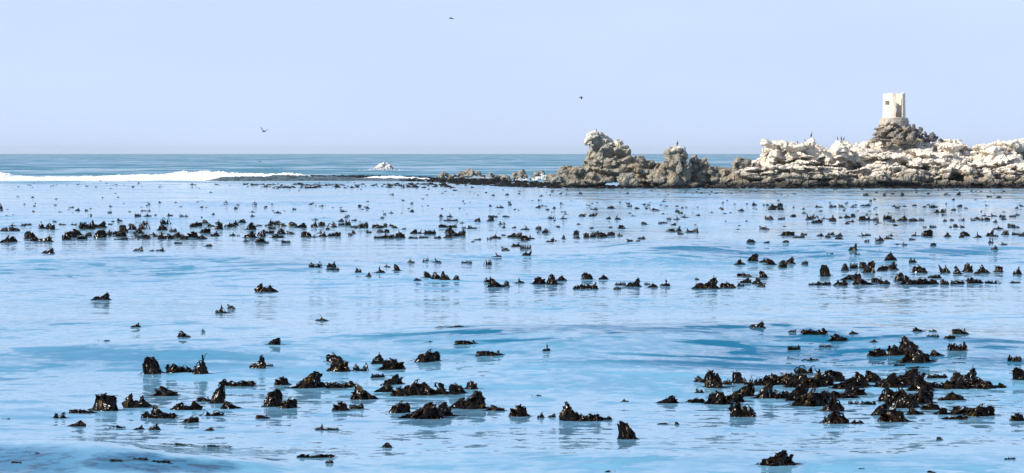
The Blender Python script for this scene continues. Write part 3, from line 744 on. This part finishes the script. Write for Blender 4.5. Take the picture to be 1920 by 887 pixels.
MIDK = """189 563 30 16 f|415 587 22 17 k|433 579 15 9 m|253 614 20 9 f|344 632 24 12 m|380 622 6 8 k|193 640 28 3 s|498 548 42 17 D|512 647 26 13 d|592 502 26 14 p|620 501 18 11 p|625 507 26 6 t|
672 511 14 10 p|690 519 12 9 p|711 512 18 14 k|724 501 14 8 k|745 508 13 13 d|771 493 14 8 f|798 490 10 11 c|817 492 16 9 k|876 494 22 5 t|915 497 14 12 c|803 521 16 12 d|784 527 16 6 m|820 524 22 14 m|
836 526 18 17 p|854 526 14 10 d|602 602 20 12 k|848 615 60 4 s|873 648 46 8 t|803 643 14 3 s|917 669 54 10 t|915 530 16 12 p|930 539 30 17 m|948 537 14 11 d|973 531 17 11 k|1009 533 26 15 m|
1036 534 22 20 d|1053 527 18 12 p|1102 524 22 13 b|1132 524 18 10 p|1085 542 26 10 p|1107 542 26 13 p|1165 535 22 7 t|1188 538 24 20 f|1213 534 12 5 p|1225 539 18 9 p|1248 537 18 16 k|1158 543 16 6 p|
1324 542 42 26 f|1365 540 28 12 m|1308 525 10 5 m|1025 659 14 16 k|1386 497 20 17 k|1412 490 20 15 d|1430 493 16 10 f|1447 497 20 12 d|1476 495 26 15 f|1468 502 16 10 m|1510 496 13 8 m|1395 519 26 8 m|
1432 521 16 14 d|1398 531 22 10 m|1422 533 20 20 k|1390 537 16 7 p|1428 538 16 8 m|1548 519 20 23 b|1586 508 16 14 d|1600 504 18 12 t|1620 503 18 14 d|1630 512 22 24 d|1600 470 14 16 f|1608 478 10 9 c|
1670 489 22 18 p|1712 493 16 10 p|1655 508 18 12 m|1672 506 20 16 m|1725 512 26 16 m|1686 528 18 18 b|1752 522 24 11 p|1774 512 26 16 D|1797 514 16 16 p|1814 510 20 18 m|1832 514 14 10 m|1846 512 20 16 p|
1873 510 16 12 b|1907 515 20 16 f|1525 535 22 6 t|1545 535 26 8 t|1577 536 26 14 D|1588 525 22 10 m|1605 524 20 14 m|1618 534 34 16 m|1645 530 24 10 p|1658 533 24 8 p|1705 534 28 18 m|1725 534 30 14 m|
1750 533 26 10 m|1773 534 18 12 p|1798 533 30 8 t|1830 532 34 12 t|1862 532 30 7 p|1905 531 22 4 t|966 463 18 9 p|948 470 16 8 m|980 467 14 10 p|990 467 12 9 p|986 480 22 10 D|931 482 16 9 k|
1865 469 12 9 p|1858 456 10 14 c|1556 477 14 3 s|90 475 20 12 f|259 471 16 10 f|283 471 11 3 m|300 471 14 8 f"""
FARK = """24 424 10 6 k|48 423 18 5 t|83 429 22 16 c|95 431 14 9 d|116 422 12 4 f|135 422 6 6 k|145 423 12 5 m|163 430 24 16 m|185 427 22 13 f|207 422 8 4 t|212 416 5 5 k|225 415 10 6 m|8 434 14 8 d|28 433 20 8 p|
9 455 18 14 f|22 454 16 10 d|57 448 20 14 b|63 452 16 8 m|83 453 24 12 f|133 446 20 12 m|146 441 16 11 d|125 450 16 10 m|152 449 20 8 t|166 443 10 7 m|187 446 20 14 m|197 443 18 12 p|213 440 18 8 t|
232 436 16 16 d|247 431 14 10 m|271 429 20 15 p|259 438 14 10 m|250 444 14 6 m|225 444 20 12 m|240 450 44 4 s|266 446 16 14 k|275 448 14 8 m|286 444 16 8 p|303 432 16 10 m|310 421 16 12 c|323 435 14 8 p|
310 448 24 12 p|330 446 18 10 m|345 449 14 8 m|259 406 11 7 p|276 406 12 8 k|292 404 5 3 m|319 405 8 6 f|344 406 12 6 c|361 426 12 6 m|368 424 18 8 m|385 419 10 7 d|397 425 14 6 m|410 419 10 9 k|410 430 14 12 d|
430 426 18 8 m|438 423 16 10 f|453 418 12 7 d|470 431 16 13 d|345 446 14 6 p|363 446 20 12 m|378 448 16 8 p|385 437 16 10 m|401 443 18 10 f|435 442 10 6 f|447 443 6 5 c|468 446 20 12 m|462 453 10 8 k|334 457 12 4 p|
391 462 11 4 d|487 424 10 4 m|504 424 12 8 p|515 422 16 10 m|511 430 12 6 m|530 424 14 8 m|548 424 14 8 b|564 427 18 9 m|588 426 14 12 f|604 424 12 8 b|622 426 16 10 m|640 423 10 6 p|653 423 10 12 p|664 427 14 6 m|
680 428 16 16 c|685 424 12 8 m|708 428 18 8 m|722 425 8 6 b|735 424 10 4 m|739 428 10 5 p|648 408 6 7 k|639 416 10 6 p|490 444 14 14 m|487 455 14 10 p|499 456 10 5 m|504 438 18 7 t|528 439 14 10 d|545 439 14 6 p|
522 446 20 7 m|536 455 14 5 p|575 444 18 10 b|590 445 8 6 k|604 444 14 10 f|598 438 10 6 m|625 443 24 8 t|656 442 8 6 m|663 438 6 6 d|692 437 10 6 m|713 436 10 6 p|725 436 8 6 b|748 439 10 9 k|712 447 20 6 t|
730 447 16 9 p|748 446 18 10 p|775 438 12 8 d|789 438 10 8 k|775 447 18 4 t|793 446 16 4 t|808 439 22 8 m|840 437 12 14 p|840 446 14 8 m|852 443 18 12 m|865 442 14 12 m|820 447 14 5 m|834 415 16 5 s|850 415 14 5 t|
867 419 8 5 k|895 416 9 5 m|843 407 8 8 k|830 427 14 6 p|845 427 18 6 t|872 428 4 6 k|885 429 14 7 f|896 450 10 4 f|887 454 6 5 k|918 449 10 6 c|930 447 14 12 k|945 442 8 3 m|960 445 16 8 m|973 446 12 10 d|
985 451 14 9 b|997 448 10 8 f|963 428 8 4 m|985 431 12 9 k|1010 430 10 7 p|1019 437 20 8 p|1030 454 14 4 m|1040 452 12 7 m|1056 448 6 7 d|1080 441 10 9 b|1080 447 14 4 m|1100 446 10 9 b|1117 441 16 8 m|
1130 445 16 9 m|1112 445 10 5 p|1145 442 14 7 m|1161 443 10 9 k|1110 429 8 4 p|1166 429 12 7 d|1203 448 12 6 f|1182 453 12 5 m|1196 453 8 4 p|1258 434 14 5 d|1272 434 10 10 p|1277 440 10 5 m|1293 436 10 9 f|
1304 436 10 12 f|1238 419 8 4 m|1255 412 8 5 m|1270 412 12 8 k|1284 408 10 6 k|1276 401 8 6 f|1246 402 10 3 m|938 390 12 5 m|895 413 9 5 m|920 414 10 9 d|925 407 16 4 t|940 421 12 7 c|948 407 12 3 m|
1008 390 10 5 m|1026 394 8 3 p|1034 411 12 7 c|1057 411 10 8 k|1091 406 10 5 m|1110 406 10 9 f|1140 411 10 5 m|1158 412 9 11 k|1116 394 9 5 p|1145 391 12 4 m|1180 388 8 5 p|1194 392 8 4 m|1230 395 16 5 m|
1452 390 14 8 m|1447 394 14 6 m|1462 388 10 7 b|1463 394 10 5 m|1415 385 8 6 p|1432 385 4 5 k|1389 396 10 5 p|1488 390 3 5 k|1506 393 6 4 p|1535 389 10 5 f|1562 389 14 6 p|1578 389 10 6 m|1600 389 10 6 k|
1623 387 16 6 f|1715 386 8 4 f|1748 389 10 6 m|1763 399 18 8 c|1800 388 10 5 m|1624 367 9 6 p|1658 367 5 4 p|1691 367 7 5 d|1773 366 6 4 m|1797 366 7 5 d|1855 370 8 4 m|1872 371 10 4 p|1443 412 12 7 p|
1465 412 12 6 m|1487 407 10 5 d|1518 412 10 12 f|1526 410 14 9 p|1531 418 20 7 m|1545 411 10 7 k|1558 412 12 9 f|1560 415 14 6 m|1590 409 12 7 m|1600 407 8 6 p|1618 413 12 8 m|1630 413 16 9 k|1643 414 10 8 p|
1626 404 5 7 k|1644 403 4 6 k|1663 412 16 9 p|1672 416 12 6 m|1692 414 16 9 p|1712 415 14 6 m|1727 414 10 6 m|1785 414 7 4 m|1804 414 10 5 p|1826 414 10 6 p|1842 413 12 9 k|1852 413 10 5 m|1866 417 8 5 p|
1846 405 6 6 k|1860 406 14 6 k|1880 407 12 5 m|1900 407 12 5 t|1882 412 8 10 k|1735 427 8 4 p|1750 427 12 6 p|1782 427 5 4 p|1793 426 10 6 d|1805 427 8 5 m|1872 430 14 9 k|1897 427 12 7 f|1908 427 8 4 m|
1477 442 22 8 b|1500 446 14 5 t|1508 441 12 5 p|1537 443 12 6 m|1552 446 10 6 m|1558 441 14 6 m|1572 444 14 7 m|1573 449 14 5 m|1492 446 10 4 t|1617 443 14 7 k|1627 442 10 5 m|1670 443 8 6 f|1647 453 10 6 m|
1653 452 10 10 m|1668 449 16 6 m|1717 443 12 9 k|1738 443 18 12 m|1778 444 12 12 k|1803 446 8 7 f|1810 443 16 9 b|1833 446 12 12 k|1857 443 12 14 f|1868 444 8 6 p|1885 441 12 9 d|1904 441 10 7 m|1916 443 10 9 m|
1408 455 14 6 p|1437 455 10 3 m|1474 455 10 4 m|1625 453 10 4 m|1710 450 10 4 m|1682 459 6 4 k|1697 460 8 6 f|1750 461 10 5 p|1880 459 12 6 k"""
ENT = []
for blk, wsc in ((NEAR, 1.08), (MIDK, 1.06), (FARK, 1.25)):
    for e in blk.replace('\n', '').split('|'):
        a = e.split()
        if blk is FARK and a[4] in 'mp' and int(a[0]) % 3: a[4] = 'mtDbst'[(int(a[0]) * 7 + int(a[1])) % 6]
        if blk is not FARK and a[4] == 'p' and a[0] not in ('874', '1072', '576', '1324') and (int(a[0]) * 7 + int(a[1])) % 5 < 3: a[4] = 'mDct'[(int(a[0]) + int(a[1])) % 4]
        dense = 1.15 if (float(a[1]) > 690 and 1300 < float(a[0]) < 1890) else 1.0
        ENT.append((float(a[0]), float(a[1]), float(a[2]) * wsc * dense, float(a[3]) * (1.08 if wsc > 1.2 else 1.0), KM[a[4]]))
order = sorted(range(len(ENT)), key=lambda i: -ENT[i][2] * ENT[i][3])
INDIV = sorted(order[:300]); REST = order[300:]
ORD = ['first', 'second', 'third', 'fourth', 'fifth', 'sixth', 'seventh', 'eighth', 'ninth', 'tenth', 'eleventh', 'twelfth', 'thirteenth', 'fourteenth', 'fifteenth', 'sixteenth', 'seventeenth', 'eighteenth', 'nineteenth', 'twentieth']
ORD += ['twenty-' + o for o in ORD[:9]]
SHAPE = {'mound': 'lumpy kelp mound', 'peak': 'tent-shaped kelp peak', 'fin': 'fin-shaped kelp tip', 'block': 'blocky kelp bundle',
         'dome': 'rounded kelp hump', 'double': 'twin-peaked kelp clump', 'mat': 'ragged low kelp mat', 'strand': 'thin kelp strand',
         'curl': 'looping kelp tangle', 'spike': 'spiked kelp tip'}
def zone(x, y):
    if y > 815: return 'near the bottom edge'
    if y > 690:
        if x < 460: return 'in the near left patch'
        if x < 700: return 'in the near left-centre patch'
        if x < 920: return 'in the crowded centre-left patch'
        if x < 1290: return 'in the near centre water'
        row = 'back edge' if y < 720 else ('middle' if y < 750 else 'front edge')
        return 'at the %s of the dense raft' % row
    if y > 605:
        if x < 560: return 'on the shaded swell at left'
        if x < 1100: return 'on the blue swell at centre'
        return 'in the patch behind the dense raft'
    if y > 545: return 'in the calm water at left'
    if y > 486:
        if x < 900: return 'in the thin scatter left of centre'
        if x < 1300: return 'in the centre row'
        if x < 1520: return 'in the group right of centre'
        if y > 521: return 'in the middle-right raft front'
        return 'in the middle-right raft back'
    if y > 456: return 'just before the far band'
    side = 'left end' if x < 220 else 'left part' if x < 440 else 'centre-left' if x < 700 else 'centre' if x < 1000 else 'sparse stretch' if x < 1400 else 'right part' if x < 1700 else 'right end'
    row = 'front line' if y > 436 else 'middle line' if y > 421 else 'back line'
    return 'in the far band\'s %s, %s' % (row, side)
bucket = {}
for i in INDIV:
    x, y, w_, h_, k = ENT[i]; bucket.setdefault((zone(x, y), k), []).append(i)
LABEL = {}
for (zn, k), ids in bucket.items():
    ids.sort(key=lambda i: ENT[i][0])
    byarea = sorted(ids, key=lambda i: -ENT[i][2] * ENT[i][3])
    for n, i in enumerate(ids):
        if len(ids) == 1: LABEL[i] = '%s, %s' % (SHAPE[k], zn)
        elif len(ids) == 2: LABEL[i] = '%s of two: %s %s' % ('left' if n == 0 else 'right', SHAPE[k], zn)
        else: LABEL[i] = '%s, %s from left %s' % (SHAPE[k], ORD[n], zn)
def place(x, y, w_, h_):
    p_ = on_water(x, y); s = p_.y / F; Wd = w_ * s; dep = Wd * 0.75
    Yc = p_.y + dep * 0.30
    # nearest point where the sight line meets the swell
    ys = np.linspace(p_.y * 0.75, p_.y * 1.01, 260); zs = wh((x - 960) / F * ys, ys)
    hit = np.nonzero(H * (1 - ys / p_.y) <= zs)[0]
    Yw = ys[hit[0]] if len(hit) else p_.y
    s = Yw / F; Wd = w_ * s; dep = Wd * 0.75; Yc = Yw + dep * 0.30; X = (x - 960) / F * Yc
    return X, Yc, float(wh(X, Yc)), Wd, dep, h_ * s
KR = random.Random(11)
GROUPK = 'kelp heads breaking the water surface'
for i in INDIV:
    x, y, w_, h_, k = ENT[i]
    X, Yc, z, Wd, dep, Ht = place(x, y, w_, h_)
    s = KR.randrange(4)
    flip = -1 if KR.random() < 0.5 and k not in ('fin',) else 1
    if k == 'fin' and x in (1812.0, 483.0, 1324.0): flip = 1
    rz = KR.uniform(-.25, .25)
    big = w_ * h_ > 380; hasst = KR.random() < .22
    if big:
        o = link('kelp_clump', None); link('fronds', MESH[k, s], o)
        if hasst: link('stipe', STIPE[KR.randrange(5)], o)
    else:
        o = link('kelp_clump', MESH[k, s])
    o.location = (X, Yc, z); o.rotation_euler = (0, 0, rz); o.scale = (Wd * flip, max(dep, Ht * .6), Ht)
    tag(o, LABEL[i], 'kelp', GROUPK)
# everything smaller: the far scatter, one mass
SV = []; SF = []; so_ = 0
def add_small(x, y, w_, h_, k, s, wide=1.0):
    global so_
    X, Yc, z, Wd, dep, Ht = place(x, y, w_, h_)
    V, Fc = LOW[k, s]
    a = KR.uniform(-.4, .4); ca, sa = math.cos(a), math.sin(a)
    x_ = V[:, 0] * Wd * (1 if KR.random() < .5 else -1); y_ = V[:, 1] * dep
    SV.append(np.stack([X + x_ * ca - y_ * sa, Yc + x_ * sa + y_ * ca, z + V[:, 2] * Ht], 1)); SF.append(Fc + so_); so_ += len(V)
for i in REST:
    x, y, w_, h_, k = ENT[i]; add_small(x, y, w_, h_, k, KR.randrange(4))
SM = ['mound', 'peak', 'fin', 'spike', 'mat', 'dome', 'strand']
for i in range(520):                                        # loose far heads
    y = KR.choice([KR.uniform(339, 352), KR.uniform(341, 354), KR.uniform(352, 400), KR.gauss(390, 6), KR.uniform(380, 432)])
    x = KR.uniform(-60, 1980)
    if y < 354 and x > 800: y += 14
    sz = KR.uniform(3, 9) * (0.55 + (y - 340) / 90)
    add_small(x, y, sz, sz * KR.uniform(.25, .6), KR.choice(SM), KR.randrange(4))
for i in range(60):
    add_small(KR.gauss(575, 60), KR.choice([347, 352]) + KR.uniform(-1.5, 1.5), KR.uniform(6, 16), KR.uniform(2, 5), KR.choice(SM), KR.randrange(4))
for i in range(60):
    add_small(KR.gauss(790, 50), KR.uniform(345, 353), KR.uniform(6, 14), KR.uniform(2, 5), KR.choice(SM), KR.randrange(4))
o = link('kelp', mesh_np('kelp', np.concatenate(SV), np.concatenate(SF), M_kelp_far)); tag(o, 'scatter of small dark kelp tips over the distant water', 'kelp', kind='stuff')
# dense belt at the foot of the reef and the island
SV = []; SF = []; so_ = 0
belt = [(540, 333, 336), (600, 331, 336), (700, 331, 337), (800, 334, 341), (880, 336, 347), (960, 339, 351), (1040, 344, 353), (1150, 349, 354), (1400, 349, 354), (1930, 349, 354), (2100, 350, 354)]
for i in range(1500):
    x = KR.uniform(560, 1050) if i < 900 else KR.uniform(1030, 2000)
    ya = interp([(b[0], b[1]) for b in belt], x); yb = interp([(b[0], b[2]) for b in belt], x)
    add_small(x, KR.uniform(ya, yb), KR.uniform(6, 17), KR.uniform(2.2, 4.5), KR.choice(['mound', 'mat', 'dome', 'peak']), KR.randrange(4))
o = link('kelp_belt', mesh_np('kelp_belt', np.concatenate(SV), np.concatenate(SF), M_kelp_far)); tag(o, 'dense dark belt of kelp along the foot of the reef and island', 'kelp', kind='stuff')

# ------------------------------------------------------------------ breaking wave and foam
def ridge(name, pts, Yfun, depth, mat, seed, rough=0.35, nx=900, ny=22, asym=0.35, kind='stuff', label=None, cat=None):
    rn = random.Random(seed)
    xs = np.linspace(pts[0][0], pts[-1][0], nx)
    tops = np.interp(xs, [p_[0] for p_ in pts], [p_[1] for p_ in pts])
    X = np.zeros((ny, nx)); Y = np.zeros((ny, nx)); Z = np.zeros((ny, nx))
    for j in range(nx):
        Yc = Yfun(xs[j]); zt = at_dist(xs[j], tops[j], Yc).z
        for i in range(ny):
            q = i / (ny - 1)
            yy = Yc - depth * asym + depth * q
            u = (yy - Yc) / (depth * (asym if q < asym else 1 - asym))
            prof = max(0, 1 - abs(u) ** 1.6)
            xx = (xs[j] - 960) / F * Yc
            n_ = mn.fractal(Vector((xx * .45, yy * .45, seed)), 0.8, 2.1, 5)
            n2 = mn.fractal(Vector((xx * 1.6, yy * 1.6, seed + 9)), 0.8, 2.1, 3)
            Z[i, j] = zt * prof * (1 + rough * n_ + rough * .6 * n2) - 0.12
            X[i, j] = xx; Y[i, j] = yy + n_ * rough * 1.5
    o = link(name, grid_mesh(name, X, Y, Z, mat)); tag(o, label, cat, kind=kind)
    return o
foam_top = [(-150, 322), (-40, 321), (0, 322), (12, 324), (28, 329), (60, 330), (110, 330.5), (160, 329.5), (210, 328), (240, 327), (290, 326.5), (318, 324), (345, 322), (370, 320.5), (395, 320.5), (412, 322.5), (430, 324.5), (470, 328), (500, 330), (520, 336), (540, 340)]
ridge('foam', foam_top, lambda x: 590, 16, M_foam, 3, 0.20, 1100, label='white broken crest of the wave rolling in at left', cat='foam')
dark_top = [(380, 338), (400, 335), (425, 330.5), (450, 330), (480, 331), (510, 328.5), (540, 327.5), (560, 329), (600, 330), (640, 330.5), (680, 333), (730, 333), (800, 336), (840, 338)]
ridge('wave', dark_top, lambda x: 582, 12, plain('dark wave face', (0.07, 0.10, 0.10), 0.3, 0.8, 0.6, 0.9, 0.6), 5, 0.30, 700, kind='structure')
ridge('foam', [(395, 323), (420, 322), (450, 323), (480, 325.5), (505, 325.5), (530, 323), (545, 323.5), (565, 327), (590, 331), (600, 333)], lambda x: 588, 4, M_foam, 8, 0.2, 300, label='thin white crest on the dark shoulder of the wave', cat='foam')
ridge('foam', [(672, 334), (690, 331), (715, 329.5), (740, 329), (765, 330.5), (800, 333), (815, 336)], lambda x: 600, 5, M_foam, 12, 0.3, 300, label='thin line of foam behind the kelp belt left of the reef', cat='foam')
def splash(name, px, py, Y, wpx, hpx, n, seed, lab):
    rn = random.Random(seed); V = []; Fc = []
    s = Y / F
    for i in range(n):
        a = rn.gauss(0, .33); u = abs(rn.gauss(0, .4)) * max(0.15, 1 - abs(a) * 1.3)
        c = at_dist(px, py, Y) + Vector((a * wpx * s, rn.uniform(-.8, .8), u * hpx * s)); r = rn.uniform(.05, .20) * hpx * s * .8
        vs, fs = hull(rn, c, (r * 1.5, r * 1.3, r), 0, 9)
        o = len(V); V += vs; Fc += [[q + o for q in f] for f in fs]
    tag(link(name, mesh_np(name, V, Fc, M_foam)), lab, 'foam', kind='stuff')
splash('foam', 980, 338, 556, 26, 6, 120, 1, 'white wash at the foot of the pointed reef rock')
splash('foam', 1018, 338, 545, 34, 12, 200, 2, 'white surf splashing down the blunt reef rock')
splash('foam', 1035, 341, 520, 30, 4, 100, 6, 'streak of foam right of the blunt reef rock')
splash('foam', 900, 334, 553, 40, 4, 120, 3, 'streak of foam along the long reef ridge')
splash('foam', 715, 319, 922, 48, 7, 160, 4, 'white surf round the lone rock in the open sea')
splash('foam', 678, 321, 905, 26, 2.4, 70, 5, 'foam trail left of the lone rock')

# ------------------------------------------------------------------ sea haze
hz = bpy.data.materials.new('haze'); hz.use_nodes = True; ht = hz.node_tree
ht.nodes.remove(ht.nodes['Principled BSDF']); pv = ht.nodes.new('ShaderNodeVolumePrincipled')
pv.inputs['Color'].default_value = (0.86, 0.94, 1.0, 1); pv.inputs['Density'].default_value = 0.00003; pv.inputs['Anisotropy'].default_value = 0.2
ht.links.new(pv.outputs[0], ht.nodes['Material Output'].inputs['Volume'])
V = [(x_, y_, z_) for z_ in (-1.5, 45.0) for (x_, y_) in ((-9000, -60), (9000, -60), (9000, 21500), (-9000, 21500))]
tag(link('haze', mesh_np('haze', V, [(3, 2, 1, 0), (4, 5, 6, 7), (0, 1, 5, 4), (1, 2, 6, 5), (2, 3, 7, 6), (3, 0, 4, 7)], hz)), 'thin blue sea haze over the distant water', 'haze', kind='stuff')

# ------------------------------------------------------------------ birds
def skin_bird(name, nodes, edges, loc, rz=0, scale=1.0, extra=None):
    """nodes: (co, rx, ry). one continuous skinned body, plus flat wing vertices in extra"""
    me = bpy.data.meshes.new(name); me.from_pydata([n[0] for n in nodes], edges, [])
    ob = bpy.data.objects.new(name, me); COL.objects.link(ob)
    md = ob.modifiers.new('s', 'SKIN'); me.skin_vertices.new() if not me.skin_vertices else None
    for i, n in enumerate(nodes): me.skin_vertices[0].data[i].radius = (n[1], n[2])
    me.skin_vertices[0].data[0].use_root = True
    ob.modifiers.new('u', 'SUBSURF').levels = 1
    dg = bpy.context.evaluated_depsgraph_get(); m2 = bpy.data.meshes.new_from_object(ob.evaluated_get(dg))
    bpy.data.objects.remove(ob)
    bm = bmesh.new(); bm.from_mesh(m2)
    for poly in (extra or []):
        top = [bm.verts.new(Vector(p_) + Vector((0, 0, .012))) for p_ in poly]; bot = [bm.verts.new(Vector(p_) - Vector((0, 0, .008))) for p_ in poly]
        bm.faces.new(top); bm.faces.new(list(reversed(bot)))
        for i in range(len(poly)):
            j = (i + 1) % len(poly); bm.faces.new((top[i], bot[i], bot[j], top[j]))
    bm.to_mesh(m2); bm.free(); m2.name = name
    m2.materials.clear(); m2.materials.append(M_feather)
    o = link(name, m2); o.location = loc; o.rotation_euler = (0, 0, rz); o.scale = (scale,) * 3
    return o
# perched cormorant, facing -X, feet at the origin, about 0.8 m tall
PN = [((0.02, 0, .36), .12, .11), ((-.02, 0, .50), .09, .09), ((-.03, 0, .60), .045, .045), ((.0, 0, .68), .032, .032), ((-.02, 0, .76), .04, .04), ((-.10, 0, .775), .016, .016), ((-.17, 0, .765), .007, .007),
      ((.06, 0, .24), .10, .10), ((.12, 0, .10), .045, .03), ((.17, 0, -.02), .05, .015), ((.03, .05, .14), .022, .022), ((.01, .05, .0), .016, .016), ((.03, -.05, .14), .022, .022), ((.01, -.05, .0), .016, .016)]
PE = [(0, 1), (1, 2), (2, 3), (3, 4), (4, 5), (5, 6), (0, 7), (7, 8), (8, 9), (7, 10), (10, 11), (7, 12), (12, 13)]
first = None
from mathutils.bvhtree import BVHTree
bpy.context.view_layer.update()
dgx = bpy.context.evaluated_depsgraph_get()
def drop(px, Y0, Y1, py=None):
    """highest rock point seen at photo column px"""
    best = None
    Y = Y0
    while Y <= Y1:
        X = (px - 960) / F * Y
        hit, loc, nrm, idx, ob, mtx = SC.ray_cast(dgx, Vector((X, Y, 44)), Vector((0, 0, -1)))
        if hit and loc.z > 0.6:
            el = (loc.z - H) / Y
            if best is None or el > best[0]: best = (el, loc.copy())
        Y += 0.4
    return best[1] if best else at_dist(px, py or 300, (Y0 + Y1) / 2)
for (px, sc, rz, lab, Y0, Y1) in [
    (1118, .65, 0.3, 'small dark seabird crouched on the crown of the head-shaped rock', 468, 480),
    (1270, 1.35, 2.9, 'tall cormorant standing upright on the whitened blocky stack', 464, 476),
    (1284, .95, 0.4, 'smaller cormorant on the right shoulder of the blocky stack', 464, 476),
    (1495, .8, 0.2, 'faint dark bird on the flat ledge left of the pointed white knob', 468, 492),
    (1509, .75, 0.5, 'low dark bird crouched in the dip beside the pointed white knob', 468, 492),
    (1521, 1.3, 2.8, 'cormorant standing tall on the pointed white knob of the island', 468, 492),
    (1570, .9, 0.2, 'leftmost of three cormorants huddled on the hump left of the tower', 468, 492),
    (1577, 1.1, 0.1, 'middle of three cormorants huddled on the hump left of the tower', 468, 492),
    (1582, 1.1, 3.0, 'rightmost of three cormorants huddled on the hump left of the tower', 468, 492)]:
    p_ = drop(px, Y0, Y1) - Vector((0, 0, 0.04))
    if first is None:
        o = first = skin_bird('cormorant', PN, PE, p_, rz, sc)
    else:
        o = first.copy(); COL.objects.link(o); o.location = p_; o.rotation_euler = (0, 0, rz); o.scale = (sc,) * 3
    tag(o, lab, 'bird', 'cormorants perched on the rocks')
# flying birds: wings are polygons with thickness joined to the body mesh
BN = [((0, 0, 0), .07, .06), ((-.18, 0, .01), .055, .05), ((-.30, 0, .03), .03, .03), ((-.38, 0, .035), .032, .03), ((-.47, 0, .03), .008, .008), ((.18, 0, 0), .045, .04), ((.36, 0, .0), .05, .012)]
BE = [(0, 1), (1, 2), (2, 3), (3, 4), (0, 5), (5, 6)]
def wings(up, tipup, sweep):
    R_ = []
    for s in (1, -1):
        R_.append([(-.14, .03 * s, .02), (-.20, .28 * s, .02 + up), (-.02, .30 * s, .02 + up), (.12, .03 * s, .02)][::s])
        R_.append([(-.20, .28 * s, .021 + up), (-.12 + sweep, .62 * s, .02 + tipup), (.0 + sweep, .60 * s, .02 + tipup), (-.02, .30 * s, .021 + up)][::s])
    return R_
for (px, py, Y, rz, sc, wg, lab) in [
    (847, 35, 420, 0.25, 1.15, (.10, .03, .10), 'dark bird gliding highest in the sky left of centre'),
    (1089, 183, 420, 3.0, 1.1, (.05, -.12, .05), 'dark bird flying level above the head-shaped rock'),
    (495, 247, 420, 1.1, 1.25, (.22, .42, .05), 'dark bird banking with raised wings low over the left horizon'),
    (487, 303, 520, 2.6, .8, (.05, .02, .15), 'tiny dark bird skimming the sea above the breaking wave')]:
    o = skin_bird('seabird', BN, BE, at_dist(px, py, Y), rz, sc, wings(*wg)); tag(o, lab, 'bird', 'dark seabirds in flight')
    o.rotation_euler = (0.25, 0, rz)
